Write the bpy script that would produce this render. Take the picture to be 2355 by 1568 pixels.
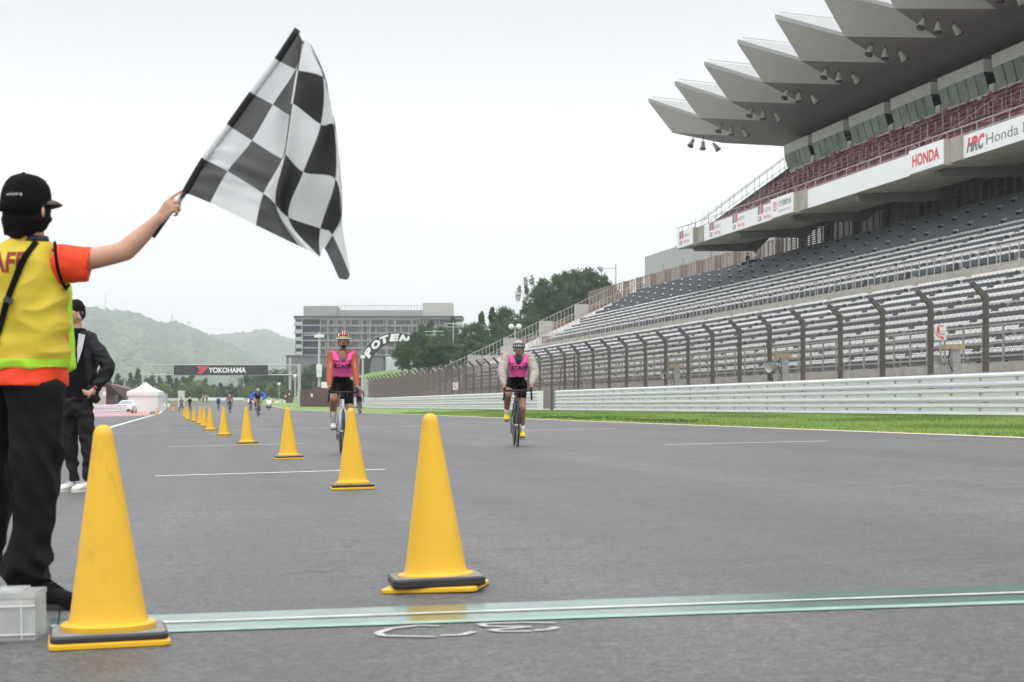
import bpy, bmesh, math, random
from math import sin, cos, pi, radians, sqrt, atan2
from mathutils import Vector, Matrix, noise
from mathutils.bvhtree import BVHTree
random.seed(7)
for o in list(bpy.data.objects): bpy.data.objects.remove(o)
SC = bpy.context.scene
COL = SC.collection

# ---------------------------------------------------------------- camera, sky, sun, exposure
F = 4577.0; CX, HY = 1177.0, 933.0           # focal length and horizon of the 2354 px wide photograph
PSI = radians(9.31); CP, SP = cos(PSI), sin(PSI)
cam_d = bpy.data.cameras.new('camera'); cam = bpy.data.objects.new('camera', cam_d); COL.objects.link(cam)
cam.location = (0, 0, 0); cam.rotation_euler = (radians(90), 0, -PSI)
cam_d.sensor_width = 36; cam_d.lens = 36 * F / 2354.0
cam_d.shift_y = (HY - 784) / 2354.0
cam_d.clip_start = 0.1; cam_d.clip_end = 12000
cam_d.dof.use_dof = True; cam_d.dof.focus_distance = 26; cam_d.dof.aperture_fstop = 8
SC.camera = cam

SUN_EL, SUN_AZ = radians(58), radians(200)
W = bpy.data.worlds.new('World'); SC.world = W; W.use_nodes = True
nt = W.node_tree; nt.nodes.clear()
def N(t, typ, **kw):
    n = t.nodes.new(typ)
    for k, v in kw.items():
        if k in n.inputs: n.inputs[k].default_value = v
        else: setattr(n, k, v)
    return n
wo = N(nt, 'ShaderNodeOutputWorld'); bg = N(nt, 'ShaderNodeBackground'); nt.links.new(bg.outputs[0], wo.inputs[0])
sky = N(nt, 'ShaderNodeTexSky', sky_type='NISHITA', sun_disc=False, sun_elevation=SUN_EL, sun_rotation=SUN_AZ)
tc = N(nt, 'ShaderNodeTexCoord'); sx = N(nt, 'ShaderNodeSeparateXYZ'); nt.links.new(tc.outputs['Generated'], sx.inputs[0])
ramp = N(nt, 'ShaderNodeValToRGB'); nt.links.new(sx.outputs['Z'], ramp.inputs[0])
cr = ramp.color_ramp; cr.interpolation = 'EASE'
cr.elements[0].position = 0.0; cr.elements[0].color = (0.80, 0.795, 0.785, 1)
cr.elements[1].position = 1.0; cr.elements[1].color = (0.98, 0.99, 1.0, 1)
e = cr.elements.new(0.10); e.color = (0.475, 0.474, 0.470, 1)
e = cr.elements.new(0.21); e.color = (0.310, 0.317, 0.320, 1)
e = cr.elements.new(0.45); e.color = (0.50, 0.51, 0.52, 1)
cn = N(nt, 'ShaderNodeTexNoise', Scale=2.2, Detail=5.0, Roughness=0.55); nt.links.new(tc.outputs['Generated'], cn.inputs['Vector'])
mr = N(nt, 'ShaderNodeMapRange'); nt.links.new(cn.outputs[0], mr.inputs[0])
mr.inputs['From Min'].default_value = .3; mr.inputs['From Max'].default_value = .7
mr.inputs['To Min'].default_value = .965; mr.inputs['To Max'].default_value = 1.035
vm = N(nt, 'ShaderNodeVectorMath', operation='SCALE'); nt.links.new(ramp.outputs[0], vm.inputs[0]); nt.links.new(mr.outputs[0], vm.inputs['Scale'])
vs = N(nt, 'ShaderNodeVectorMath', operation='SCALE'); nt.links.new(vm.outputs[0], vs.inputs[0]); vs.inputs['Scale'].default_value = 29.5
mx = N(nt, 'ShaderNodeMix', data_type='RGBA'); mx.inputs[0].default_value = 0.96    # cloud cover hides nearly all of the blue
nt.links.new(sky.outputs[0], mx.inputs[6]); nt.links.new(vs.outputs[0], mx.inputs[7])
nt.links.new(mx.outputs[2], bg.inputs[0]); bg.inputs[1].default_value = 0.10
sd = bpy.data.lights.new('sun', 'SUN'); sd.energy = 1.0; sd.angle = radians(25); sd.color = (1, .97, .93)
sun = bpy.data.objects.new('sun', sd); COL.objects.link(sun)
sun.rotation_euler = (radians(90) - SUN_EL, 0, pi - SUN_AZ)
SC.view_settings.view_transform = 'Standard'; SC.view_settings.look = 'None'
SC.view_settings.exposure = 0.0; SC.view_settings.gamma = 1; SC.view_settings.use_curve_mapping = False

# ---------------------------------------------------------------- helpers
def at(px, py, D):
    k = (px - CX) / F
    return Vector((D * (k * CP + SP), D * (CP - k * SP), (HY - py) / F * D))
G0, GS = -0.768, 0.0256
def gz(x):
    if x < -14: return G0 + GS * -14
    if x > 23: return G0 + GS * 23
    return G0 + GS * x
def rise(y): return 0 if y < 230 else (y - 230) * .0085 if y < 430 else 1.7 + min(y - 430, 400) * .004
def gr(x, y): return gz(x) + rise(y)
def g(px, py):
    k = (px - CX) / F * CP + SP
    D = -G0 / (GS * k + (py - HY) / F)
    return at(px, py, D)

_M = {}
def mat(name, col, rough=.6, var=.0, scale=20., bump=.0, bscale=None, metal=0., spec=.5, col2=None, coat=0., transl=0., alpha=1., coords='Object', trans=0., stretch=None, detail=5.):
    if name in _M: return _M[name]
    m = bpy.data.materials.new(name); m.use_nodes = True; t = m.node_tree
    b = t.nodes['Principled BSDF']
    b.inputs['Roughness'].default_value = rough; b.inputs['Metallic'].default_value = metal
    b.inputs['Specular IOR Level'].default_value = spec; b.inputs['Coat Weight'].default_value = coat
    b.inputs['Base Color'].default_value = (*col, 1)
    if trans: b.inputs['Transmission Weight'].default_value = trans
    if alpha < 1: b.inputs['Alpha'].default_value = alpha
    if var or col2 or bump:
        c = N(t, 'ShaderNodeTexCoord'); mp = N(t, 'ShaderNodeMapping')
        t.links.new(c.outputs[coords], mp.inputs[0])
        if stretch: mp.inputs['Scale'].default_value = stretch
    if var or col2:
        n = N(t, 'ShaderNodeTexNoise', Scale=scale, Detail=detail, Roughness=.6); t.links.new(mp.outputs[0], n.inputs['Vector'])
        r = N(t, 'ShaderNodeValToRGB'); t.links.new(n.outputs[0], r.inputs[0])
        r.color_ramp.elements[0].position = .32; r.color_ramp.elements[1].position = .68
        a = col2 if col2 else tuple(max(0, x * (1 - var)) for x in col)
        bb = col if col2 else tuple(min(1, x * (1 + var)) for x in col)
        r.color_ramp.elements[0].color = (*a, 1); r.color_ramp.elements[1].color = (*bb, 1)
        t.links.new(r.outputs[0], b.inputs['Base Color'])
    if bump:
        n2 = N(t, 'ShaderNodeTexNoise', Scale=bscale or scale * 3, Detail=6.); t.links.new(mp.outputs[0], n2.inputs['Vector'])
        bp = N(t, 'ShaderNodeBump', Strength=bump, Distance=.02); t.links.new(n2.outputs[0], bp.inputs['Height'])
        t.links.new(bp.outputs[0], b.inputs['Normal'])
    if transl:
        tr = N(t, 'ShaderNodeBsdfTranslucent'); ms = N(t, 'ShaderNodeMixShader'); ms.inputs[0].default_value = transl
        src = b.inputs['Base Color'].links[0].from_socket if b.inputs['Base Color'].links else None
        if src: t.links.new(src, tr.inputs[0])
        else: tr.inputs[0].default_value = (*col, 1)
        out = t.nodes['Material Output']
        t.links.new(b.outputs[0], ms.inputs[1]); t.links.new(tr.outputs[0], ms.inputs[2]); t.links.new(ms.outputs[0], out.inputs[0])
    _M[name] = m
    return m

class MB:
    def __init__(s): s.v = []; s.f = []; s.m = []
    def add(s, vs, fs, mi=0):
        b = len(s.v); s.v += [tuple(v) for v in vs]; s.f += [tuple(b + i for i in f) for f in fs]; s.m += [mi] * len(fs); return s
    def box(s, c, d, rz=0, mi=0, M=None):
        x, y, z = d[0] / 2, d[1] / 2, d[2] / 2
        vs = [Vector((a * x, b * y, e * z)) for a in (-1, 1) for b in (-1, 1) for e in (-1, 1)]
        R = M if M else Matrix.Rotation(rz, 3, 'Z')
        vs = [R @ v + Vector(c) for v in vs]
        return s.add(vs, [(0, 1, 3, 2), (4, 6, 7, 5), (0, 4, 5, 1), (2, 3, 7, 6), (0, 2, 6, 4), (1, 5, 7, 3)], mi)
    def bb(s, x0, x1, y0, y1, z0, z1, mi=0):
        return s.box(((x0 + x1) / 2, (y0 + y1) / 2, (z0 + z1) / 2), (x1 - x0, y1 - y0, z1 - z0), 0, mi)
    def tube(s, pts, r, n=8, mi=0, cap=True):
        pts = [Vector(p) for p in pts]; rs = r if isinstance(r, (list, tuple)) else [r] * len(pts)
        vs = []; fs = []; prev = None
        for i, p in enumerate(pts):
            d = (pts[min(i + 1, len(pts) - 1)] - pts[max(i - 1, 0)])
            if d.length < 1e-9: d = Vector((0, 0, 1))
            d.normalize()
            if prev is None: u = d.orthogonal().normalized()
            else:
                u = prev - d * prev.dot(d)
                u = u.normalized() if u.length > 1e-6 else d.orthogonal().normalized()
            prev = u; w = d.cross(u)
            for k in range(n):
                a = 2 * pi * k / n
                vs.append(p + (u * cos(a) + w * sin(a)) * rs[i])
        for i in range(len(pts) - 1):
            for k in range(n):
                fs.append((i * n + k, i * n + (k + 1) % n, (i + 1) * n + (k + 1) % n, (i + 1) * n + k))
        if cap: fs.append(tuple(reversed(range(n)))); fs.append(tuple(range((len(pts) - 1) * n, len(pts) * n)))
        return s.add(vs, fs, mi)
    def lathe(s, prof, n=24, c=(0, 0, 0), M=None, mi=0, sx=1, sy=1):
        vs = []; fs = []; c = Vector(c)
        for r, z in prof:
            for k in range(n):
                a = 2 * pi * k / n; v = Vector((r * cos(a) * sx, r * sin(a) * sy, z)); vs.append((M @ v if M else v) + c)
        for i in range(len(prof) - 1):
            for k in range(n): fs.append((i * n + k, i * n + (k + 1) % n, (i + 1) * n + (k + 1) % n, (i + 1) * n + k))
        fs.append(tuple(reversed(range(n)))); fs.append(tuple(range((len(prof) - 1) * n, len(prof) * n)))
        return s.add(vs, fs, mi)
    def ell(s, c, r, n=12, m=8, M=None, mi=0):
        prof = [(max(1e-4, sin(pi * i / m)), -cos(pi * i / m)) for i in range(m + 1)]
        vs = []; fs = []; c = Vector(c)
        for q, z in prof:
            for k in range(n):
                a = 2 * pi * k / n; v = Vector((q * cos(a) * r[0], q * sin(a) * r[1], z * r[2])); vs.append((M @ v if M else v) + c)
        for i in range(m):
            for k in range(n): fs.append((i * n + k, i * n + (k + 1) % n, (i + 1) * n + (k + 1) % n, (i + 1) * n + k))
        return s.add(vs, fs, mi)
    def cap(s, a, b, ra, rb, n=12, mi=0, fl=None):
        a = Vector(a); b = Vector(b); d = b - a; L = d.length or 1e-6; R = d.to_track_quat('Z', 'X').to_matrix()
        prof = [(ra * sin(t), -ra * cos(t)) for t in (0.05, pi / 8, pi / 4, 3 * pi / 8, pi / 2)] + [(rb * cos(t), L + rb * sin(t)) for t in (0, pi / 8, pi / 4, 3 * pi / 8, pi / 2 - .05)]
        return s.lathe(prof, n, a, R, mi)
    def quad(s, a, b, c, d, mi=0): return s.add([a, b, c, d], [(0, 1, 2, 3)], mi)
    def extr(s, poly, y0, y1, mi=0, close=True):   # poly in (x, z), extruded along y
        n = len(poly); vs = [(p[0], y0, p[1]) for p in poly] + [(p[0], y1, p[1]) for p in poly]
        fs = [(i, (i + 1) % n, n + (i + 1) % n, n + i) for i in range(n if close else n - 1)]
        if close: fs += [tuple(reversed(range(n))), tuple(range(n, 2 * n))]
        return s.add(vs, fs, mi)
    def mesh(s, name, mats, smooth=False):
        me = bpy.data.meshes.new(name); me.from_pydata(s.v, [], s.f)
        for m in (mats if isinstance(mats, (list, tuple)) else [mats]): me.materials.append(m)
        me.polygons.foreach_set('material_index', s.m)
        me.polygons.foreach_set('use_smooth', [smooth] * len(s.f))
        me.update(); return me
    def build(s, name, mats, parent=None, smooth=False, **k):
        return link(name, s.mesh(name, mats, smooth), parent, **k)
def link(name, me, parent=None, loc=None, label=None, cat=None, group=None, kind=None, rz=None):
    o = bpy.data.objects.new(name, me); COL.objects.link(o)
    if parent: o.parent = parent
    if loc is not None: o.location = loc
    if rz is not None: o.rotation_euler = (0, 0, rz)
    tag(o, label, cat, group, kind); return o
def tag(o, label=None, cat=None, group=None, kind=None):
    for k, v in (('label', label), ('category', cat), ('group', group), ('kind', kind)):
        if v: o[k] = v
    return o
def thing(name, label, cat, loc=(0, 0, 0), rz=0, group=None):
    o = bpy.data.objects.new(name, None); COL.objects.link(o); o.location = loc; o.rotation_euler = (0, 0, rz)
    o.empty_display_size = .1
    return tag(o, label, cat, group)
def copy_tree(o, parent=None):
    c = o.copy(); COL.objects.link(c)
    if parent: c.parent = parent
    for ch in list(o.children): copy_tree(ch, c)
    return c
def struct(mb, name, mats, smooth=False): return mb.build(name, mats, smooth=smooth, kind='structure')
def smooth_angle(me, ang=40):
    me.polygons.foreach_set('use_smooth', [True] * len(me.polygons))
    bm = bmesh.new(); bm.from_mesh(me)
    for e_ in bm.edges:
        if len(e_.link_faces) == 2 and e_.calc_face_angle(0) > radians(ang): e_.smooth = False
    bm.to_mesh(me); bm.free()
def text_mesh(txt, size=1., bold=0., ext=0., sub=0, align='CENTER', spacing=1., shear=0.):
    c = bpy.data.curves.new('txt', 'FONT'); c.body = txt; c.size = size; c.align_x = align; c.align_y = 'CENTER'
    c.offset = bold; c.extrude = ext; c.space_character = spacing; c.shear = shear; c.resolution_u = 3
    o = bpy.data.objects.new('txt', c); COL.objects.link(o)
    dg = bpy.context.evaluated_depsgraph_get(); me = bpy.data.meshes.new_from_object(o.evaluated_get(dg))
    bpy.data.objects.remove(o); bpy.data.curves.remove(c)
    if sub:
        bm = bmesh.new(); bm.from_mesh(me); bmesh.ops.triangulate(bm, faces=bm.faces[:])
        for _ in range(sub): bmesh.ops.subdivide_edges(bm, edges=[e for e in bm.edges if e.calc_length() > size * .12], cuts=1)
        bmesh.ops.triangulate(bm, faces=bm.faces[:]); bm.to_mesh(me); bm.free()
    return me
def text_size(me):
    xs = [v.co.x for v in me.vertices]; ys = [v.co.y for v in me.vertices]
    return min(xs), max(xs), min(ys), max(ys)
def put_text(txt, mt, O, U, V, w, h, name='lettering', parent=None, off=.004, **kw):
    """flat lettering fitted to a w x h box centred at O on the plane (U right, V up)"""
    me = text_mesh(txt, ext=.002, **kw); x0, x1, y0, y1 = text_size(me)
    U = Vector(U).normalized(); V = Vector(V).normalized(); Nn = U.cross(V).normalized(); O = Vector(O)
    for v in me.vertices:
        v.co = O + U * ((v.co.x - x0) / (x1 - x0) - .5) * w + V * ((v.co.y - y0) / (y1 - y0) - .5) * h + Nn * (off + v.co.z)
    me.materials.clear(); me.materials.append(mt)
    return link(name, me, parent)
# ---------------------------------------------------------------- ground, track, verge
def sheet(name, xs, ys, dz, mt, kind='structure', zf=gr):
    b = MB()
    for j in range(len(ys) - 1):
        for i in range(len(xs) - 1):
            b.quad(*[(p, q, zf(p, q) + dz) for p, q in ((xs[i], ys[j]), (xs[i + 1], ys[j]), (xs[i + 1], ys[j + 1]), (xs[i], ys[j + 1]))])
    return b.build(name, mt, kind=kind)
M_grass = mat('grass_ground', (.17, .26, .06), .9, col2=(.12, .20, .045), scale=.9, bump=.6, bscale=9)
M_field = mat('field', (.07, .12, .03), .95, col2=(.04, .08, .02), scale=.05)
sheet('ground', [-4000, -14, 12, 23, 4000], [-30, 60, 230, 430, 830, 9000], -.012, M_field)

def asphalt():
    m = bpy.data.materials.new('asphalt'); m.use_nodes = True; t = m.node_tree; b = t.nodes['Principled BSDF']
    c = N(t, 'ShaderNodeTexCoord')
    fine = N(t, 'ShaderNodeTexNoise', Scale=62., Detail=3., Roughness=.65); t.links.new(c.outputs['Object'], fine.inputs['Vector'])
    vor = N(t, 'ShaderNodeTexNoise', Scale=17., Detail=6., Roughness=.85); t.links.new(c.outputs['Object'], vor.inputs['Vector'])
    big = N(t, 'ShaderNodeTexNoise', Scale=.35, Detail=5., Roughness=.55)
    mp = N(t, 'ShaderNodeMapping'); mp.inputs['Scale'].default_value = (1, .35, 1); t.links.new(c.outputs['Object'], mp.inputs[0]); t.links.new(mp.outputs[0], big.inputs['Vector'])
    st = N(t, 'ShaderNodeTexNoise', Scale=1.3, Detail=4., Roughness=.5)
    mp2 = N(t, 'ShaderNodeMapping'); mp2.inputs['Scale'].default_value = (.55, 2.2, 1); t.links.new(c.outputs['Object'], mp2.inputs[0]); t.links.new(mp2.outputs[0], st.inputs['Vector'])
    rub = N(t, 'ShaderNodeTexNoise', Scale=1.0, Detail=4., Roughness=.6); mp3 = N(t, 'ShaderNodeMapping'); mp3.inputs['Scale'].default_value = (1.1, .018, 1); t.links.new(c.outputs['Object'], mp3.inputs[0]); t.links.new(mp3.outputs[0], rub.inputs['Vector'])
    def mrg(src, a, b_, c_, d_):
        n = N(t, 'ShaderNodeMapRange'); t.links.new(src.outputs[0], n.inputs[0])
        for nm, v in zip(('From Min', 'From Max', 'To Min', 'To Max'), (a, b_, c_, d_)): n.inputs[nm].default_value = v
        return n
    def mul(a, b_):
        n = N(t, 'ShaderNodeMath', operation='MULTIPLY'); t.links.new(a.outputs[0], n.inputs[0]); t.links.new(b_.outputs[0], n.inputs[1]); return n
    v = mul(mul(mrg(fine, .3, .7, .22, 1.95), mrg(vor, .32, .68, .42, 1.6)), mul(mul(mrg(big, .3, .7, .70, 1.28), mrg(rub, .35, .65, .80, 1.14)), mrg(st, .3, .7, .88, 1.12)))
    cc = N(t, 'ShaderNodeVectorMath', operation='SCALE'); cc.inputs[0].default_value = (.062, .0625, .0635); t.links.new(v.outputs[0], cc.inputs['Scale'])
    t.links.new(cc.outputs[0], b.inputs['Base Color'])
    rr = mrg(big, .3, .7, .48, .66); t.links.new(rr.outputs[0], b.inputs['Roughness'])
    b.inputs['Specular IOR Level'].default_value = .45
    bp = N(t, 'ShaderNodeBump', Strength=.6, Distance=.006); t.links.new(fine.outputs[0], bp.inputs['Height']); t.links.new(bp.outputs[0], b.inputs['Normal'])
    return m
M_asph = asphalt()
sheet('race_track', [-40, -14, 12.05], [-8, 60, 230, 415], 0, M_asph)
sheet('grass_verge', [12.05, 19.9], [-8, 60, 230, 430], .003, M_grass)
M_conc = mat('concrete', (.42, .41, .39), .85, var=.14, scale=3, bump=.15, bscale=40)
sheet('service_road', [19.9, 24.0], [-8, 60, 230], .002, M_conc)
# grass blades on the verge
def blades(name, x0, x1, y0, y1, n, h, mt, w=.012):
    b = MB(); rnd = random.Random(3)
    for i in range(n):
        x = rnd.uniform(x0, x1); y = y0 + (y1 - y0) * rnd.random() ** 1.3
        if noise.noise(Vector((x * .7, y * .35, 0))) < -.35 and rnd.random() < .6: continue
        s = 1 + max(0, y - 55) / 60; a = rnd.uniform(0, pi); hh = h * rnd.uniform(.5, 1.25) * (1 + .5 * noise.noise(Vector((x, y * .4, 5)))); dx, dy = cos(a) * w * s, sin(a) * w * s
        lx, ly = rnd.uniform(-.5, .5) * hh, rnd.uniform(-.5, .5) * hh; z = gz(x)
        b.add([(x - dx, y - dy, z), (x + dx, y + dy, z), (x + lx, y + ly, z + hh)], [(0, 1, 2)], (2 if noise.noise(Vector((x * .45, y * .12, 9))) + rnd.uniform(-.25, .25) > .12 else rnd.choice((0, 0, 1))))
    return b.build(name, mt, kind='stuff', label='mown green grass on the verge beside the track', cat='grass')
M_bl = mat('grass_blade', (.22, .32, .075), .6, transl=.35); M_bl2 = mat('grass_blade_dry', (.32, .40, .12), .6, transl=.35)
blades('grass', 12.1, 19.2, 26, 120, 120000, .055, [M_bl, M_bl2, mat('grass_blade_deep', (.13, .22, .045), .6, transl=.3)])
# clover-like weeds at the near verge edge
b = MB(); rnd = random.Random(5)
for i in range(900):
    y = rnd.uniform(48, 70); x = 12.1 + abs(rnd.gauss(0, .5)); z = gz(x)
    r = rnd.uniform(.02, .05); c = Vector((x, y, z + rnd.uniform(.04, .09)))
    b.add([c + Vector((r, 0, 0)), c + Vector((0, r, .01)), c + Vector((-r, 0, 0)), c + Vector((0, -r, .015))], [(0, 1, 2, 3)], 1 if rnd.random() < .12 else 0)
b.build('verge_weeds', [mat('weed', (.11, .20, .045), .7), mat('clover_flower', (.7, .7, .62), .8)], kind='stuff', label='low dark weeds with pale flower heads along the verge edge', cat='weeds')

# paint
M_white = mat('road_paint_white', (.72, .72, .70), .6, col2=(.45, .45, .44), scale=9)
M_yel = mat('road_paint_orange', (.75, .33, .03), .6, var=.1)
def gstrip(name, ax, ay, bx, by, thick, mt, dz=.004, n=1):
    b = MB()
    for i in range(n):
        p = [g(ax + (bx - ax) * (i + t) / n, ay + (by - ay) * (i + t) / n) for t in (0, 1)]
        w = Vector((0, thick / 2, 0)); up = Vector((0, 0, dz))
        b.quad(p[0] - w + up, p[1] - w + up, p[1] + w + up, p[0] + w + up)
    return b.build(name, mt, kind='structure')
for a in ((357, 1095, 885, 1079.5, .16), (387, 1027.3, 700, 1020, .16), (400, 999.8, 625, 993.6, .16), (1530, 1022.6, 1903, 1014.3, .16),
          (1205, 990.4, 1417, 986, .16), (412, 974, 440, 973.3, .2), (408, 985, 440, 984, .16), (560, 981, 600, 980, .16), (1010, 973, 1180, 970, .16), (930, 981, 985, 980, .2), (640, 970, 690, 969, .2)):
    gstrip('grid_line', *a[:4], a[4], M_white)
gstrip('timing_line', 150, 998.5, 1420, 968.3, .16, M_white, .004, 4)
# edge lines
def ystrip(name, x0, x1, y0, y1, mt, dz=.005):
    b = MB(); 
    for a, c in ((y0, 230), (230, y1)): b.quad(*[(p, q, gr(p, q) + dz) for p, q in ((x0, a), (x1, a), (x1, c), (x0, c))])
    return b.build(name, mt, kind='structure')
ystrip('track_edge_line', 11.82, 11.97, -5, 430, M_white); ystrip('verge_edge_paint', 11.99, 12.045, -5, 430, M_yel, .006)
ystrip('pit_lane_line', -3.02, -2.8, 20, 360, M_white)
M_redp = mat('red_paint', (.42, .18, .17), .7, var=.15, scale=2)
p = [at(180, 0, 176), at(345, 0, 176), at(345, 0, 250), at(150, 0, 250)]
b = MB(); b.quad(*[(q.x, q.y, gr(q.x, q.y) + .004) for q in p]); struct(b, 'red_painted_apron', M_redp)
# finish line band, with the lighter stripe and white core
def finish():
    L, R = (118, 1424.5, 1443, 1464.5), (2354, 1345.5, 1365.3, 1389.0)
    def pt(x, f):                                    # f: 0 far edge .. 2 near edge
        t = (x - L[0]) / (R[0] - L[0]); ys = [L[i] + (R[i] - L[i]) * t for i in (1, 2, 3)]
        y = ys[0] + (ys[1] - ys[0]) * f if f <= 1 else ys[1] + (ys[2] - ys[1]) * (f - 1)
        return g(x, y)
    M_g = mat('green_line_paint', (.10, .185, .16), .16, col2=(.065, .135, .115), scale=5, spec=.6, bump=.05, bscale=30)
    M_m = mat('mint_line_paint', (.27, .42, .345), .45, col2=(.15, .27, .22), scale=8)
    M_w = mat('finish_white_paint', (.62, .62, .59), .5, col2=(.36, .37, .36), scale=10)
    for nm, f0, f1, m, dz in (('finish_line_green', 0, 1.72, M_g, .004), ('finish_line_mint', 1.722, 2, M_m, .004), ('finish_line_white', .96, 1.09, M_w, .008)):
        b = MB(); xs = [118 + i * 60 for i in range(46)]
        for i in range(45):
            q = [pt(xs[i], f1), pt(xs[i + 1], f1), pt(xs[i + 1], f0), pt(xs[i], f0)]
            b.quad(*[v + Vector((0, 0, dz)) for v in q])
        struct(b, nm, m)
finish()
# chalked survey marks in front of the finish line (loops partly worn away)
M_chalk = mat('worn_chalk_paint', (.46, .45, .43), .8, col2=(.3, .3, .29), scale=25)
def chalk(pts, w=.03):
    P = [g(*p) for p in pts]; b = MB()
    for i in range(len(P) - 1):
        d = (P[i + 1] - P[i]); d.z = 0; d.normalize(); s = Vector((-d.y, d.x, 0)) * w / 2; up = Vector((0, 0, .004))
        b.quad(P[i] - s + up, P[i + 1] - s + up, P[i + 1] + s + up, P[i] + s + up)
    struct(b, 'chalk_mark', M_chalk)
chalk([(1010, 1441), (960, 1440), (900, 1447), (868, 1457), (880, 1464), (1000, 1466)]); chalk([(1012, 1463), (1060, 1462), (1090, 1454)])
chalk([(1278, 1434), (1200, 1433), (1105, 1436), (1115, 1442), (1220, 1443), (1130, 1450), (1150, 1454), (1222, 1453)]); chalk([(1228, 1452), (1265, 1449), (1280, 1444)])
# tar seams and faint scrubbed patches in the asphalt
M_seam = mat('tar_seam', (.035, .035, .037), .6)
for a in ((985, 1262, 1045, 1261, .012), (1155, 1264, 1220, 1261, .012), (405, 1296, 440, 1295, .012), (700, 1312, 760, 1316, .02), (325, 1257, 480, 1253, .006)):
    gstrip('tar_seam', *a[:4], a[4], M_seam, .003)

# ---------------------------------------------------------------- guard rails
M_rail = mat('rail_paint', (.74, .735, .79), .4, col2=(.66, .655, .70), scale=2.5, metal=.15, spec=.6, bump=.04, bscale=6, stretch=(1, .3, 3))
M_steel = mat('galvanised', (.45, .46, .46), .45, var=.15, scale=6, metal=.6)
M_bolt = mat('bolt', (.12, .12, .12), .5)
def wbeam_mesh(L, H=.345):
    pr = [(0, 0), (0, .06), (.085, .15), (.085, .27), (.008, .37), (.008, .63), (.085, .73), (.085, .85), (0, .94), (0, 1)]
    b = MB(); poly = [(-x, z * H) for x, z in pr]
    outer = [(x, z * 1.0) for x, z in poly]; inner = [(x + .012, z) for x, z in reversed(poly)]
    b.extr(outer + inner, 0.006, L - .006)
    return b.mesh('rail', M_rail)
def guard_rail(y0, y1, label, X=19.35, H=1.107, top=None):
    t = thing('guard_rail', label, 'guard rail', (X, y0, gz(X)))
    n = max(1, round((y1 - y0) / 4)); L = (y1 - y0) / n; me = wbeam_mesh(L)
    pm = MB().bb(.03, .13, -.05, .05, 0, H).mesh('post', M_steel)
    bm_ = MB()
    for k in range(3):
        for dy in (.12, .22, L / 2 - .05, L / 2 + .05):
            for dz in (.165, .20): bm_.bb(-.022, 0, dy - .014, dy + .014, k * .369 + dz - .012, k * .369 + dz + .012)
    bme = bm_.mesh('bolts', M_bolt)
    for i in range(n):
        for k in range(3): link('rail', me, t, (0, i * L, k * .369))
        link('post', pm, t, (0, i * L + L * .5, 0))
        if i * L + y0 < 110: link('bolts', bme, t, (0, i * L, 0))
    return t, L
t1, _ = guard_rail(26, 103.6, 'long white guard rail on the grass in front of the grandstand, right of the gap')
t2, _ = guard_rail(107.5, 205, 'white guard rail left of the gap, running away below the curved fence')
M_wp = mat('white_panel', (.74, .75, .73), .5, var=.05, scale=2)
b = MB(); b.bb(-.04, .04, -1.6, -.02, 0, 1.1); b.build('end_plate', M_wp, t2, loc=(-.03, 1.6, .0))
# ---------------------------------------------------------------- debris fence
M_post = mat('fence_post_steel', (.10, .085, .078), .6, col2=(.07, .06, .055), scale=5)
M_wire = mat('wire', (.16, .135, .12), .6, metal=.2)
FX = 20.45
fen = thing('debris_fence', 'tall wire debris fence with dark posts cranked towards the track behind the guard rail', 'fence', (FX, 0, gz(FX)))
b = MB(); b.box((0, 0, 1.55), (.13, .13, 3.12)); b.add([(-.06, -.06, 3.0), (.06, -.06, 3.1), (.06, .06, 3.1), (-.06, .06, 3.0), (-.45, -.045, 3.42), (-.37, -.045, 3.50), (-.37, .045, 3.50), (-.45, .045, 3.42)], [(0, 1, 5, 4), (1, 2, 6, 5), (2, 3, 7, 6), (3, 0, 4, 7), (4, 5, 6, 7)])
pme = b.mesh('post', M_post)
ys = [48.9 + 3.87 * i for i in range(-5, 46)]
for y in ys: link('post', pme, fen, (0, y, 0))
WZ = [.25 + .29 * i for i in range(11)]
for z in WZ: MB().tube([(-.08, ys[0], z), (-.08, ys[-1], z)], .006, 5).build('cable', M_wire, fen)
for (x, z) in ((-.18, 3.15), (-.30, 3.29), (-.42, 3.42)): MB().tube([(x - .03, ys[0], z), (x - .03, ys[-1], z)], .006, 5).build('cable', M_wire, fen)
b = MB(); s = .13; H = 3.0
for i in range(int((ys[-1] - ys[0] + H) / s)):
    y = ys[0] - H + i * s
    for d in (1, -1):
        a, c = (y, y + H) if d == 1 else (y + H, y); xo = -.075 if d == 1 else -.070
        if min(a, c) < ys[0]: continue
        r = .0030 + max(0, y - 60) * .000026
        b.add([(xo, a - r, .1), (xo, a + r, .1), (xo, c + r, .1 + H), (xo, c - r, .1 + H)], [(0, 1, 2, 3)]); b.add([(xo - r, a, .1), (xo + r, a, .1), (xo + r, c, .1 + H), (xo - r, c, .1 + H)], [(0, 1, 2, 3)])
b.build('wire_mesh', M_wire, fen, kind='stuff')
# braced posts at the gate and mid-span
for y, dy in ((68.8, 1.3), (103.0, 1.2), (108.0, -1.2)):
    MB().tube([(0.05, y, 2.6), (.05, y - dy * .9, .3)], .035, 6).build('brace', M_post, fen)
    MB().tube([(0.12, y, 2.3), (.9, y + .1, .2)], .03, 6).build('brace', M_steel, fen)
b = MB()
for y in (104.2, 106.9): b.bb(-.04, .04, y - .035, y + .035, 0, 3)
for i in range(6): b.bb(-.02, .02, 104.2, 106.9, .1 + i * .55, .13 + i * .55)
b.build('gate', M_post, fen)
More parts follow.
